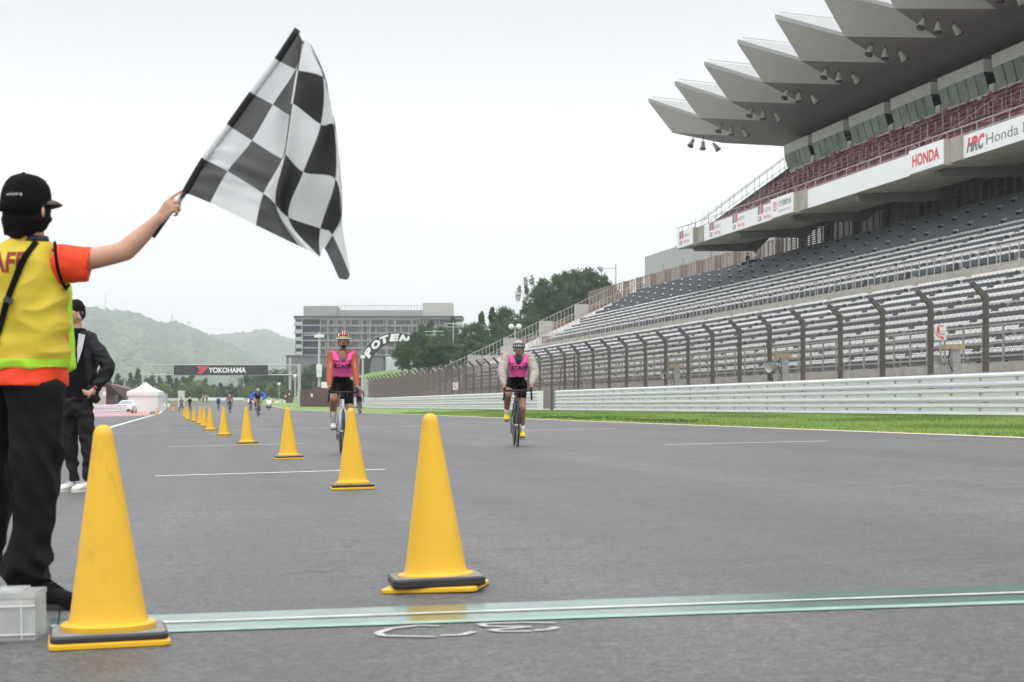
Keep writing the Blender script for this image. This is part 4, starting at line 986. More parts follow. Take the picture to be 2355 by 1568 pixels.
# ---------------------------------------------------------------- hills
def interp(tab, x):
    if x <= tab[0][0]: return tab[0][1]
    for (a, ya), (c, yc) in zip(tab, tab[1:]):
        if x <= c: return ya + (yc - ya) * (x - a) / (c - a)
    return tab[-1][1]
R1 = [(-500, 700), (0, 706), (184, 716), (243, 719), (311, 731), (348, 742), (381, 752), (395, 749), (418, 757), (442, 766), (470, 780), (520, 800), (600, 838), (700, 870), (900, 900)]
R2 = [(-500, 760), (400, 800), (440, 792), (470, 782), (489, 776), (524, 772), (559, 773), (606, 768), (641, 776), (674, 781), (740, 800), (900, 830), (1200, 860), (2900, 900)]
forest = {}
M_hill = mat('hill_ground', (.04, .075, .03), .95, var=.3, scale=.02)
fm = [mat('forest_a', (.04, .075, .035), .9), mat('forest_b', (.065, .11, .05), .9), mat('forest_c', (.10, .15, .065), .9), mat('forest_d', (.045, .07, .045), .9)]
def hill(name, R, Df, Dr, n, x0, x1, seed, size):
    def P_(px, t):
        D = Df + (Dr - Df) * t; f = t * t * (3 - 2 * t) if t < 1 else 1 - (t - 1) * .8
        z = 2 + ((HY - interp(R, px)) / F * Dr - size * .9 - 2) * f + Dr * .0065 * f * (1.3 - t if t < 1.3 else 0) * noise.noise(Vector((px * .012, t * 4, seed)))
        p = at(px, HY, D); p.z = z; return p
    b = MB(); nx, ny = 90, 26; vs = [P_(x0 + (x1 - x0) * i / nx, 1.25 * j / ny) for i in range(nx + 1) for j in range(ny + 1)]
    b.add(vs, [(i * (ny + 1) + j, (i + 1) * (ny + 1) + j, (i + 1) * (ny + 1) + j + 1, i * (ny + 1) + j + 1) for i in range(nx) for j in range(ny)]); b.build(name, M_hill, kind='structure', smooth=True)
    rnd = random.Random(seed); bm = bmesh.new(); bmesh.ops.create_icosphere(bm, subdivisions=1, radius=1); iv0 = [v.co.copy() for v in bm.verts]; ivs = [[v * (1 + .45 * noise.noise(v * 1.9 + Vector((k * 7.3, 0, seed)))) for v in iv0] for k in range(14)]; jf = [tuple(v.index for v in f.verts) for f in bm.faces]; bm.free()
    b = MB()
    for i in range(n):
        px = rnd.uniform(max(x0, 60), min(x1, 1100)); t = 1.05 * rnd.random() ** .8; p = P_(px, t); s = size * rnd.uniform(.5, 1.15); q = Vector((rnd.random() * 50, rnd.random() * 50, 0))
        cl_ = noise.noise(Vector((px * .015, t * 5, seed + 9))); mi = (2 if cl_ > .22 else 0 if cl_ < -.2 else 1) if rnd.random() < .7 else rnd.randrange(4)
        pk = 1.5 if rnd.random() < .12 else 1
        b.add([(p.x + v.x * s, p.y + v.y * s, p.z + v.z * s * .8 * pk + s * .25) for v in rnd.choice(ivs)], jf, mi)
    b.build('forest', fm, kind='stuff', label='trees covering the %s' % ('long hazy wooded hill behind the gantry' if seed == 1 else 'paler wooded hill further back beside the hotel'), cat='forest')
hill('hill', R1, 1500, 3500, 17000, -500, 900, 1, 6.5)
hill('hill', R2, 2600, 5000, 9000, 380, 1300, 2, 9)
# masts and pylons on the ridge
M_pyl = mat('pylon_steel', (.42, .43, .43), .6)
def pylon(px, yt, yb, D, label, w=1.0, lattice=True):
    p = at(px, yb, D); h = (yb - yt) * D / F; t = thing('pylon', label, 'pylon', p)
    if not lattice: MB().tube([(0, 0, -12), (0, 0, h)], [1.2, .8], 6).build('mast', M_pyl, t); return
    b = MB(); bw = h * .11 * w
    for sx_ in (-1, 1):
        for sy in (-1, 1): b.tube([(sx_ * bw, sy * bw, 0), (sx_ * bw * .3, sy * bw * .3, h * .6), (sx_ * bw * .15, sy * bw * .15, h)], D * .00016, 4)
    n = 7
    for i in range(n):
        z0, z1 = h * i / n, h * (i + 1) / n; r0, r1 = bw * (1 - .8 * i / n), bw * (1 - .8 * (i + 1) / n)
        for s in (-1, 1): b.tube([(-r0 * s, -r0, z0), (r1 * s, -r1, z1)], D * .0001, 4); b.tube([(-r0 * s, r0, z0), (r1 * s, r1, z1)], D * .0001, 4)
    b.build('tower', M_pyl, t)
    for z, l in ((.72, 2.4), (.83, 2.8), (.94, 2.2)): MB().tube([(-l * h * .04, 0, h * z), (l * h * .04, 0, h * z)], D * .00014, 4).build('crossarm', M_pyl, t)
pylon(433.7, 737, 818, 2300, 'largest lattice pylon, standing above the black banner')
pylon(396, 723, 752, 3480, 'lattice pylon on the ridge left of the largest one', 1.2)
pylon(263.7, 706.6, 724, 3480, 'small mast on the ridge, right of the tall thin one', 1.4)
pylon(242.6, 674, 722, 3480, 'tall thin mast on the ridge', lattice=False)
pylon(186, 690, 718, 3480, 'mast on the ridge beside the standing man in black', 1.2)

# fire signs and horn speakers by the stand
def fire_sign(px, D, y0, y1, label):
    x, y = at(px, (y0 + y1) / 2, D).xy; t = thing('fire_sign', label, 'sign', (x, y, gz(x)))
    zc = (HY - (y0 + y1) / 2) / F * D - gz(x); h = (y1 - y0) / F * D; w = h * .72
    MB().tube([(0, 0, 0), (0, 0, zc + h / 2)], .03, 6).build('post', M_steel, t)
    fx = -PSI - .25; R = Matrix.Rotation(fx, 3, 'Z'); u = R @ Vector((1, 0, 0)); n = R @ Vector((0, -1, 0)); c = Vector((0, 0, zc)) + n * .08
    b = MB(); b.box(c, (w, .09, h), fx); b.build('panel', M_wp, t)
    up = Vector((0, 0, 1)); f0 = c + n * .052
    b = MB()
    def q(pts): b.add([f0 + u * a * w + up * v * h for a, v in pts], [tuple(range(len(pts)))])
    q([(-.28, -.02), (-.08, -.02), (-.08, .32), (-.28, .32)]); q([(-.22, .32), (-.14, .32), (-.14, .39), (-.22, .39)]); q([(-.2, .36), (.26, .38), (.26, .43), (-.2, .42)]); q([(.12, .33), (.26, .36), (.26, .42), (.12, .40)])
    q([(-.35, -.22), (.05, -.36), (.02, -.42), (.38, -.44), (.2, -.24), (.14, -.29), (-.3, -.17)])
    b.build('pictogram', M_red, t)
    put_text('FIRE', M_red, f0 + up * (-.10 * h), u, up, w * .8, h * .10, 'lettering', t, bold=.02)
fire_sign(2162, 57.5, 746, 782.5, 'white FIRE extinguisher sign behind the fence at the far right')
fire_sign(1048, 150, 879, 896, 'small white FIRE sign behind the far part of the fence, left of the cyclist')
M_horn = mat('horn_grey', (.36, .37, .37), .5, var=.1, scale=8); M_eq = mat('equipment_ochre', (.42, .33, .19), .7, var=.3, scale=12)
def horn(px, D, yc, label, full=True, r=.19):
    x, y = at(px, yc, D).xy; z = (HY - yc) / F * D; t = thing('loudspeaker', label, 'loudspeaker', (x, y, gz(x))); zc = z - gz(x)
    R = Matrix.Rotation(-pi / 2 + .1, 3, 'Y') @ Matrix.Rotation(.5, 3, 'X')
    b = MB(); b.lathe([(.04, -.25), (.06, -.1), (.10, .02), (r, .22), (r * .96, .22), (.08, .03)], 18, (0, 0, zc), R); b.build('horn', M_horn, t, smooth=True)
    MB().tube([(.16, 0, 0), (.16, 0, zc + .1)], .045, 8).build('post', M_steel, t)
    if full:
        MB().bb(.28, .52, -.12, .12, 0, zc + .35).build('cabinet', M_steel, t)
        MB().bb(.05, .62, -.18, .18, zc + .36, zc + .50).build('cable_tray', M_eq, t)
        b = MB(); b.tube([(.2, -.1, zc + .36), (.15, -.12, zc), (.3, -.1, zc - .3), (.22, -.1, .3)], .02, 5); b.build('cable', M_ab, t)
horn(2165, 56.8, 832, 'grey horn loudspeaker with cabinet below the FIRE sign at right'); horn(1778, 70, 846, 'grey horn loudspeaker with cabinet behind the braced fence post'); horn(1535, 86, 865, 'grey horn loudspeaker with cabinet in mid fence', True, .15); horn(1352, 104, 880, 'pale horn loudspeaker without cabinet near the gate gap', False)
# ---------------------------------------------------------------- traffic cones
M_cone = mat('cone_yellow', (.72, .42, .016), .42, col2=(.66, .38, .016), scale=2.2, spec=.45, bump=.02, bscale=30)
M_rub = mat('rubber_weight', (.018, .019, .021), .6, bump=.1, bscale=60); M_rubt = mat('rubber_weight_sheen', (.20, .195, .185), .8, var=.3, scale=14)  # pale second material paints the sky's sheen on the weight tops
def rrect(w, z, r=.03, n=4, sq=1.):
    pts = []
    for cx, cy, a0 in ((1, 1, 0), (-1, 1, 90), (-1, -1, 180), (1, -1, 270)):
        for k in range(n + 1): a = radians(a0 + 90 * k / n); pts.append((cx * (w / 2 - r) + r * cos(a), cy * (w / 2 - r) + r * sin(a), z))
    return pts
def rslab(w, zs, r=.03, dome=0):                         # rounded square slab: list of (inset, z)
    b = MB(); R = [rrect(w - 2 * i, z, r) for i, z in zs]; n = len(R[0]); vs = [p for q in R for p in q]
    b.add(vs, [(i * n + j, i * n + (j + 1) % n, (i + 1) * n + (j + 1) % n, (i + 1) * n + j) for i in range(len(R) - 1) for j in range(n)] + [tuple(reversed(range(n))), tuple(range(len(vs) - n, len(vs)))]); return b
def add_scuffs(m, sc=6., th=.66, col=(.30, .18, .03), k=.32):
    t = m.node_tree; b = t.nodes['Principled BSDF']; src = b.inputs['Base Color'].links[0].from_socket
    c = N(t, 'ShaderNodeTexCoord'); n = N(t, 'ShaderNodeTexNoise', Scale=sc, Detail=8., Roughness=.7); mp = N(t, 'ShaderNodeMapping'); mp.inputs['Scale'].default_value = (1.6, 1.6, .8)
    oi = N(t, 'ShaderNodeObjectInfo'); ad = N(t, 'ShaderNodeVectorMath', operation='ADD'); t.links.new(c.outputs['Object'], ad.inputs[0]); t.links.new(oi.outputs['Random'], ad.inputs[1]); t.links.new(ad.outputs[0], mp.inputs[0]); t.links.new(mp.outputs[0], n.inputs['Vector'])
    r = N(t, 'ShaderNodeMapRange'); t.links.new(n.outputs[0], r.inputs[0]); r.inputs['From Min'].default_value = th - .08; r.inputs['From Max'].default_value = th + .04; r.inputs['To Max'].default_value = k
    x = N(t, 'ShaderNodeMix', data_type='RGBA'); t.links.new(r.outputs[0], x.inputs[0]); t.links.new(src, x.inputs[6]); x.inputs[7].default_value = (*col, 1); t.links.new(x.outputs[2], b.inputs['Base Color'])
add_scuffs(M_cone)
cb = MB(); cb.lathe([(.13, .03), (.152, .034), (.154, .050), (.148, .056), (.131, .058), (.126, .070), (.122, .085)] + [(.122 + (.034 - .122) * i / 12, .085 + (.655 - .085) * i / 12) for i in range(1, 13)] + [(.033, .668), (.029, .682), (.022, .693), (.012, .699), (.001, .7)], 48)
cone_body = cb.mesh('cone_shell', M_cone); smooth_angle(cone_body, 35)
cone_base = rslab(.385, [(.006, 0), (0, .004), (0, .016), (.008, .021)], .03).mesh('base_plate', M_cone)
def ring_weight(w=.375, z0=.022, z1=.068, hole=.160):
    b = rslab(w, [(.004, z0), (0, z0 + .006), (0, z1 - .008), (.008, z1)], .035); f = len(b.f)
    b.f.pop(); b.m.pop(); b.m = [0] * len(b.f)
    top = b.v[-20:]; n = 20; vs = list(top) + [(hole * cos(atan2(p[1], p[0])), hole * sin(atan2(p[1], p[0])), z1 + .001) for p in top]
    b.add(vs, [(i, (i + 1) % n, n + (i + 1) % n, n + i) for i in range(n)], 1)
    vs = [(hole * cos(2 * pi * i / 20), hole * sin(2 * pi * i / 20), z) for z in (z1 + .001, z0) for i in range(20)]
    b.add(vs, [(i, 20 + i, 20 + (i + 1) % 20, (i + 1) % 20) for i in range(20)], 0); return b
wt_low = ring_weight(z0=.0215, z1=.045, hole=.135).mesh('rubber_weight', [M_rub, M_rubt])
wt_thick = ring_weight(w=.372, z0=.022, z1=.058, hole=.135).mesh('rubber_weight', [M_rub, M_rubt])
def cone(p, rz, label, lean=0, wt=None, s=1.):
    t = thing('traffic_cone', label, 'cone', p, rz, 'yellow cones lined up along the track'); t.rotation_euler = (0, math.atan(-GS) + lean, rz); t.scale = (s, s, s)
    link('cone_shell', cone_body, t, (0, 0, .012)); link('base_plate', cone_base, t); link('rubber_weight', wt or wt_low, t); return t
cl = [(250, 1476, .06, 'big yellow cone in the left foreground beside the clear plastic box', 0), (1003, 1354, -.30, 'big yellow cone in the middle foreground just behind the finish line', -.012), (811, 1124, -.05, 'yellow cone in front of the left cyclist, third nearest', 0),
      (663.5, 1055, .1, 'yellow cone fourth nearest, standing alone left of the left cyclist', 0), (568, 1022, .2, 'yellow cone fifth from the front, below the cyclist in blue', 0), (515, 1003, 0, 'yellow cone sixth from the front, left of the cyclist in blue', 0),
      (483.7, 991, .3, 'yellow cone seventh from the front, right edge of the bunched cones', 0), (470, 981.5, .1, 'yellow cone eighth from the front, overlapping the seventh', 0), (460.7, 975, 0, 'yellow cone ninth from the front, overlapping the eighth', 0),
      (446.6, 969.4, .2, 'yellow cone tenth from the front, standing clear between two bunches', 0), (433, 965.5, .1, 'yellow cone on the right of the farthest bunch', 0), (428.5, 961.5, .1, 'yellow cone in the middle of the farthest bunch', 0), (423.6, 957.3, .3, 'yellow cone on the left of the farthest bunch', 0)]
for x, y, rz, lb, ln in cl: cone(g(x, y), rz, lb, ln, wt_thick if x == 1003 else None)
for t_ in [o for o in bpy.data.objects if o.get('label', '').startswith('big yellow cone in the left')]:
    for c_ in t_.children:
        if c_.name.startswith('cone_shell'): c_.location.z = .012
for t_ in [o for o in bpy.data.objects if o.get('label', '').startswith('big yellow cone in the middle')]:
    for c_ in t_.children:
        if c_.name.startswith('rubber_weight'): c_.rotation_euler = (0, 0, .26)
for x, D, lb in ((361, 182, 'yellow cone at the right corner of the white tent'), (371.6, 285, 'small far yellow cone right of the tent'), (398, 246, 'far yellow cone in front of the red barrier')): cone(gp(x, D), .2, lb)

# ---------------------------------------------------------------- figures
def blob(name, mb, mt, parent, vox=.01, sm=3, disp=None, kind=None, world=None):
    me = mb.mesh('tmp', mt); o = bpy.data.objects.new('tmp', me); COL.objects.link(o)
    m = o.modifiers.new('r', 'REMESH'); m.mode = 'VOXEL'; m.voxel_size = vox
    if sm: s = o.modifiers.new('s', 'SMOOTH'); s.factor = .5; s.iterations = sm
    dg = bpy.context.evaluated_depsgraph_get(); r = bpy.data.meshes.new_from_object(o.evaluated_get(dg)); bpy.data.objects.remove(o); bpy.data.meshes.remove(me)
    r.name = name
    if disp:
        r.update(); ns = [v.normal.copy() for v in r.vertices]
        for v, n in zip(r.vertices, ns): v.co += n * disp(v.co)
    r.materials.clear(); r.materials.append(mt)
    r.polygons.foreach_set('use_smooth', [True] * len(r.polygons)); r.polygons.foreach_set('material_index', [0] * len(r.polygons)); r.update()
    return link(name, r, parent)
def chain(b, pts, n=12):                                 # pts: (point, radius)
    for (a, ra), (c, rc) in zip(pts, pts[1:]): b.cap(a, c, ra, rc, n)
def wr(amp, sx=1, sy=1, sz=1, seed=0, ridge=False):
    def f(p):
        v = noise.noise(Vector((p.x * sx + seed, p.y * sy, p.z * sz))) + .4 * noise.noise(Vector((p.x * sx * 2.3 + seed, p.y * sy * 2.3, p.z * sz * 2.3)))
        return amp * ((1 - abs(v) * 2.4) if ridge else v)
    return f
def loftsec(b, secs, n=28, e=2.3, mi=0, caps=True):      # secs: (centre, half width vec, half depth vec)
    vs = []
    for c, u, v in secs:
        for k in range(n):
            a = 2 * pi * k / n; ca, sa = cos(a), sin(a)
            vs.append(Vector(c) + Vector(u) * math.copysign(abs(ca) ** (2 / e), ca) + Vector(v) * math.copysign(abs(sa) ** (2 / e), sa))
    fs = [(i * n + k, i * n + (k + 1) % n, (i + 1) * n + (k + 1) % n, (i + 1) * n + k) for i in range(len(secs) - 1) for k in range(n)]
    if caps: fs += [tuple(reversed(range(n))), tuple(range(len(vs) - n, len(vs)))]
    b.add(vs, fs, mi); return b
def decal(txt, target, O, U, V, w, h, mt, parent, off=.003, name='lettering', **kw):
    """print wrapped onto a cloth surface (target object sharing the parent's space)"""
    me = text_mesh(txt, sub=3, **kw); x0, x1, y0, y1 = text_size(me); U = Vector(U).normalized(); V = Vector(V).normalized(); Nn = U.cross(V).normalized(); O = Vector(O)
    tm = target.data; bvh = BVHTree.FromPolygons([v.co for v in tm.vertices], [tuple(p.vertices) for p in tm.polygons])
    for v in me.vertices:
        p = O + U * ((v.co.x - x0) / (x1 - x0) - .5) * w + V * ((v.co.y - y0) / (y1 - y0) - .5) * h
        hit = bvh.ray_cast(p + Nn * .6, -Nn)
        v.co = (hit[0] + Nn * off) if hit[0] else p - Nn * .05
    me.materials.clear(); me.materials.append(mt); return link(name, me, parent)

M_skin = mat('skin', (.50, .29, .20), .55, col2=(.42, .23, .155), scale=9); M_skin2 = mat('skin_tanned', (.30, .15, .09), .5, col2=(.24, .115, .07), scale=9)
M_black = mat('black_cloth', (.0055, .0055, .0065), .95, spec=.12, var=.2, scale=6); M_blackp = mat('black_trouser', (.0065, .007, .0075), .9, spec=.2, var=.25, scale=3)
M_hair = mat('black_hair', (.004, .003, .003), .8, spec=.15, bump=.5, bscale=60, stretch=(8, 8, .6))
M_vest = mat('vest_yellow', (.62, .47, .03), .7, col2=(.56, .455, .03), scale=2.5, transl=.12); M_lime = mat('vest_lime', (.48, .80, .04), .7, transl=.2)
M_tee = mat('tee_orange', (.80, .055, .010), .8, var=.06, scale=5, transl=.08); M_dred = mat('print_dark_red', (.20, .015, .012), .8)
M_wshoe = mat('white_shoe', (.62, .62, .60), .6, var=.12, scale=20); M_pink = mat('pink_bib', (.92, .11, .42), .6, var=.06, scale=5, transl=.12); M_navy = mat('navy_print', (.015, .012, .05), .7)
M_helm = mat('helmet_shell', (.26, .26, .25), .35, coat=.3); M_gun = mat('dark_metal', (.05, .05, .055), .35, metal=.6)

# --- the marshal with the flag
FD = 7.7
fl_t = thing('person', 'person seen from behind in yellow vest, orange shirt and black cap waving a flag', 'person', at(60, 933, FD)); fl_t.location.z = gz(fl_t.location.x); FO = Vector(fl_t.location)
def q(x, y, d=0): return at(x, y, FD + d) - FO
FS = FD / F                                              # metres per photo pixel at this distance
b = MB()
chain(b, [(q(62, 700, .02), .07), (q(62, 630, .02), .08), (q(64, 605), .05)]); chain(b, [(q(64, 600), .05), (q(72, 548), .052), (q(66, 500), .055)])
b.ell(q(64, 475, .01), (.074, .09, .11)); chain(b, [(q(62, 700, .02), .07), (q(66, 850, .03), .06), (q(60, 900, .08), .04)])
chain(b, [(q(70, 880, 0), .065), (q(82, 1100), .045), (q(66, 1300), .035), (q(60, 1370), .03)]); chain(b, [(q(8, 900, .14), .04), (q(-12, 1100, .14), .04), (q(-22, 1300, .14), .03)])
chain(b, [(q(70, 612), .04), (q(122, 604), .045), (q(170, 600, -.01), .046), (q(215, 594, -.02), .042), (q(262, 584, -.03), .039), (q(288, 576, -.03), .040), (q(310, 556, -.03), .038), (q(330, 538, -.03), .033), (q(350, 517, -.03), .026), (q(366, 501, -.03), .0215)], 20)
hd = -.03
for (x0, y0), (x1, y1) in (((366, 501), (384, 466)), ((368, 503), (391, 474)), ((370, 505), (395, 483))): chain(b, [(q(x0, y0, hd), .0165), (q(x1, y1, hd - .002), .0125)])
fing = [[(384, 463, 0), (395, 454, .002), (408, 445, .006), (422, 437.5, .010)], [(392, 466, 0), (408, 463, .003), (414, 471, .022), (408, 477, .036)], [(396, 474, 0), (410, 476, .004), (413, 483, .022), (406, 488, .034)], [(397, 482, 0), (407, 488, .005), (407, 494, .020), (400, 496, .028)], [(376, 474, .008), (388, 462, .026), (400, 461, .038), (410, 465, .040)]]
for f_, r0 in zip(fing, (.0078, .0078, .0076, .007, .0085)): chain(b, [(q(x, y, hd + d), r0 * (1 - .09 * i)) for i, (x, y, d) in enumerate(f_)], 10)
b.ell(q(99, 488, -.066), (.007, .018, .022))
b.ell(q(300, 586, -.03), (.016, .016, .014))
blob('body', b, M_skin, fl_t, .0048, 3)
# trousers, right and left leg
b = MB()
def leg(tab, d, dep=.085):
    loftsec(b, [(q((xl + xr) / 2, y, d), Ux * (xr - xl) / 2 * FS, Uy * min(dep + .02 * (y < 950), (xr - xl) / 2 * FS * 1.15)) for y, xl, xr in tab], 24)
leg([(862, 0, 128), (885, 4, 149), (950, 22, 148), (1054, 28, 141), (1111, 32, 134), (1181, 31, 127), (1229, 29, 114), (1252, 24, 109), (1283, 14, 116), (1323, 15, 102), (1353, 17, 98)], 0)
leg([(862, -50, 70), (885, -60, 60), (1000, -60, 34), (1111, -58, 31), (1181, -55, 26), (1240, -52, 12), (1280, -48, 0), (1346, -46, -4)], .14)
def tfold(p):
    z = p.z; v = noise.noise(Vector((p.x * 9, p.y * 9, z * 7 + p.x * 6))); w_ = .35 + 1.1 * max(0, 1 - abs(z - .12) / .22) + .6 * max(0, 1 - abs(z - .55) / .15)
    return .016 * w_ * (1 - abs(v) * 3.2) + .006 * noise.noise(p * 14)
trs = blob('trousers', b, M_blackp, fl_t, .009, 2, tfold)
b = MB(); b.tube([q(27, 1095, -.085), q(30, 1180, -.082), q(30, 1230, -.078)], .0025, 5); b.build('seam', M_black, fl_t)
# orange shirt: sleeve and hem
b = MB()
loftsec(b, [(q(128, 606, 0), Vector((0, 0, .075)), Uy * .075), (q(150, 606), Vector((0, 0, .076)) - Ux * .01, Uy * .07), (q(178, 607, -.005), Vector((0, 0, .070)) - Ux * .008, Uy * .064), (q(208, 607, -.015), Vector((0, 0, .070)) + Ux * .012, Uy * .062)], 24, 2.0)
loftsec(b, [(q(62, 600, .02), Ux * .150, Uy * .10), (q(64, 720, .02), Ux * .150, Uy * .115), (q(62, 835, .03), Ux * .153, Uy * .14), (q(61, 888, .04), Ux * .158, Uy * .165)], 28)
loftsec(b, [(q(72, 575), Ux * .09, Uy * .07), (q(75, 558), Ux * .060, Uy * .055)], 24)
blob('shirt', b, M_tee, fl_t, .007, 2, lambda p: .006 * noise.noise(Vector((p.x * 14, p.y * 5, p.z * 26))) + .003 * noise.noise(p * 30))
b = MB(); loftsec(b, [(q(76, 556), Ux * .062, Uy * .062), (q(79, 543), Ux * .052, Uy * .055)], 24); b.build('collar', mat('collar_navy', (.03, .035, .06), .8), fl_t, smooth=True)
# vest
b = MB()
vt = [(545, 48, 98), (552, 30, 112), (564, 6, 124), (580, -14, 127), (605, -26, 131), (640, -32, 143), (662, -34, 152), (700, -33, 156), (760, -31, 157), (815, -33, 157), (848, -36, 155)]
loftsec(b, [(q((xl + xr) / 2, y, .015), Ux * (xr - xl) / 2 * FS, Uy * (.07 + .06 * min(1, (y - 545) / 60))) for y, xl, xr in vt], 40, 2.6)
def vf(p):
    d = noise.noise(Vector((p.x * 5 + p.z * 6, p.y * 3, p.z * 9 - p.x * 5))) + .5 * noise.noise(Vector((p.x * 11 - p.z * 7, p.y * 4, p.z * 16)))
    return .010 * (1 - abs(d) * 2.2) - .002
vest = blob('vest', b, M_vest, fl_t, .006, 2, vf)
me = vest.data; me.materials.append(M_lime); zb = q(0, 826).z
for pl_ in me.polygons:
    if pl_.center.z < zb: pl_.material_index = 1
b = MB(); secs = []
for y, xl, xr in ((650, 150, 160), (672, 146, 163), (700, 144, 165), (760, 142, 169), (820, 142, 172), (846, 142, 175), (857, 142, 158)): secs.append((q((xl + xr) / 2, y + (0 if y < 850 else 0), .14), Ux * (xr - xl) / 2 * FS, Uy * .045))
loftsec(b, secs, 20); blob('vest_front', b, M_lime, fl_t, .006, 2, wr(.006, 8, 4, 9, 4))
b = MB(); b.tube([q(126, 556, -.10), q(128, 585, -.118), q(133, 620, -.105), q(142, 648, -.075), (q(152, 664, -.03)), q(158, 655, .03)], .0065, 7); b.build('armhole_trim', M_black, fl_t, smooth=True)
decal('STAFF', vest, q(-8, 602, -.11), Ux, (0, 0, 1), .225, .082, M_dred, fl_t, bold=.03)
# strap, laid on the vest
tm = vest.data; bvh = BVHTree.FromPolygons([v.co for v in tm.vertices], [tuple(p.vertices) for p in tm.polygons]); b = MB(); vs = []
for i in range(29):
    t_ = i / 28; x = interp([(0, 78), (.3, 50), (.6, 24), (1, -14)], t_); y = interp([(0, 553), (.3, 612), (.6, 680), (1, 800)], t_)
    for k, s in enumerate((-7, 7)):
        p = q(x + s * .9, y + s * .45, -.1) - Uy * .5; h = bvh.ray_cast(p, Uy); c = (h[0] if h[0] else q(x, y, -.05)); vs += [c - Uy * .010, c - Uy * .002]
b.add(vs, [f for i in range(28) for f in ((4 * i, 4 * i + 4, 4 * i + 6, 4 * i + 2), (4 * i, 4 * i + 1, 4 * i + 5, 4 * i + 4), (4 * i + 2, 4 * i + 6, 4 * i + 7, 4 * i + 3))]); b.build('shoulder_strap', M_black, fl_t)
b = MB(); b.box(q(19, 690, -.14), (.035, .012, .022), 0, 0, Matrix.Rotation(.5, 3, 'Y')); b.build('strap_buckle', M_gun, fl_t)
# hair, cap
b = MB(); b.ell(q(60, 478, 0), (.094, .092, .105)); b.ell(q(38, 500, -.02), (.056, .065, .072)); b.ell(q(84, 498, -.02), (.054, .062, .066)); b.ell(q(60, 505, -.03), (.085, .06, .062)); b.ell(q(99, 485, .03), (.03, .05, .062))
for i in range(26):
    a = -pi * .95 + i / 25 * pi * 1.05; x = 60 + 50 * cos(a) * (.98 + .06 * (i % 2)); d = -.078 * -sin(a) if sin(a) > 0 else .078 * sin(a)
    b.cap(q(x, 505, d), q(x + random.uniform(-5, 2) - 4 * (x > 80), 531 + 14 * max(0, 1 - abs(x - 40) / 55) + random.uniform(-3, 5) - (14 if x > 92 else 0), d * .9), .016, .006, 8)
hair = blob('hair', b, M_hair, fl_t, .005, 2, lambda p: .003 * noise.noise(Vector((p.x * 60, p.y * 60, p.z * 6))))
b = MB(); R = Matrix.Rotation(.10, 3, 'Y')
prof = [(.101, -.055), (.103, -.03), (.102, 0), (.098, .03), (.088, .058), (.068, .082), (.04, .095), (.012, .099), (.001, .1)]
b.lathe([(r * .955, z) for r, z in prof], 32, q(60, 459, .0), R, 0, 1, 1.06); cap_o = b.build('cap', M_black, fl_t, smooth=True)
b = MB(); b.ell(q(54, 399, 0), (.010, .010, .006)); b.build('cap_button', M_black, cap_o)
for a in range(5): b = MB(); b.tube([q(60, 459) + R @ Vector((r * .965 * cos(a * 1.05 + .3), r * 1.03 * sin(a * 1.05 + .3), z)) for r, z in prof], .0015, 4); b.build('cap_seam', M_black, cap_o)
b = MB(); vs = []; ns = 14
for i in range(ns + 1):
    a = -.95 + 1.9 * i / ns; 
    for r, dz in ((.085, 0), (.108, .002), (.126, -.006), (.137 * (1 - .10 * abs(a) ** 2), -.014)):
        f = max(0, (r - .085) / .08); rr = .085 + (r - .085) * (1 - .55 * abs(a) ** 1.5); vs.append(q(62, 462, .03) + Vector((Ux * cos(a) + Uy * sin(a)) * rr * 1.0) + Vector((0, 0, dz - .02 * abs(a) * 0 - .012 * a * a)))
m_ = 4; k = len(vs); vs += [v - Vector((0, 0, .004)) for v in vs]
fs = [(i * m_ + j, (i + 1) * m_ + j, (i + 1) * m_ + j + 1, i * m_ + j + 1) for i in range(ns) for j in range(m_ - 1)]; fs += [tuple(k + v for v in reversed(f)) for f in fs]; fs += [(i * m_ + 3, (i + 1) * m_ + 3, k + (i + 1) * m_ + 3, k + i * m_ + 3) for i in range(ns)]
b.add(vs, fs); b.build('visor', mat('visor', (.06, .055, .05), .8), cap_o, smooth=True)
decal('enCycling', cap_o, q(32, 446, -.1), Ux, (0, 0, 1), 38 * FS, 8 * FS, mat('cap_print', (.75, .75, .78), .7), fl_t, off=.0015)
b = MB(); b.tube([q(112, 470, -.02), q(116, 478, .02), q(117, 486, .05)], .0025, 5); b.tube([q(96, 472, -.075), q(116, 476, .0)], .002, 5); b.build('glasses', M_gun, fl_t)
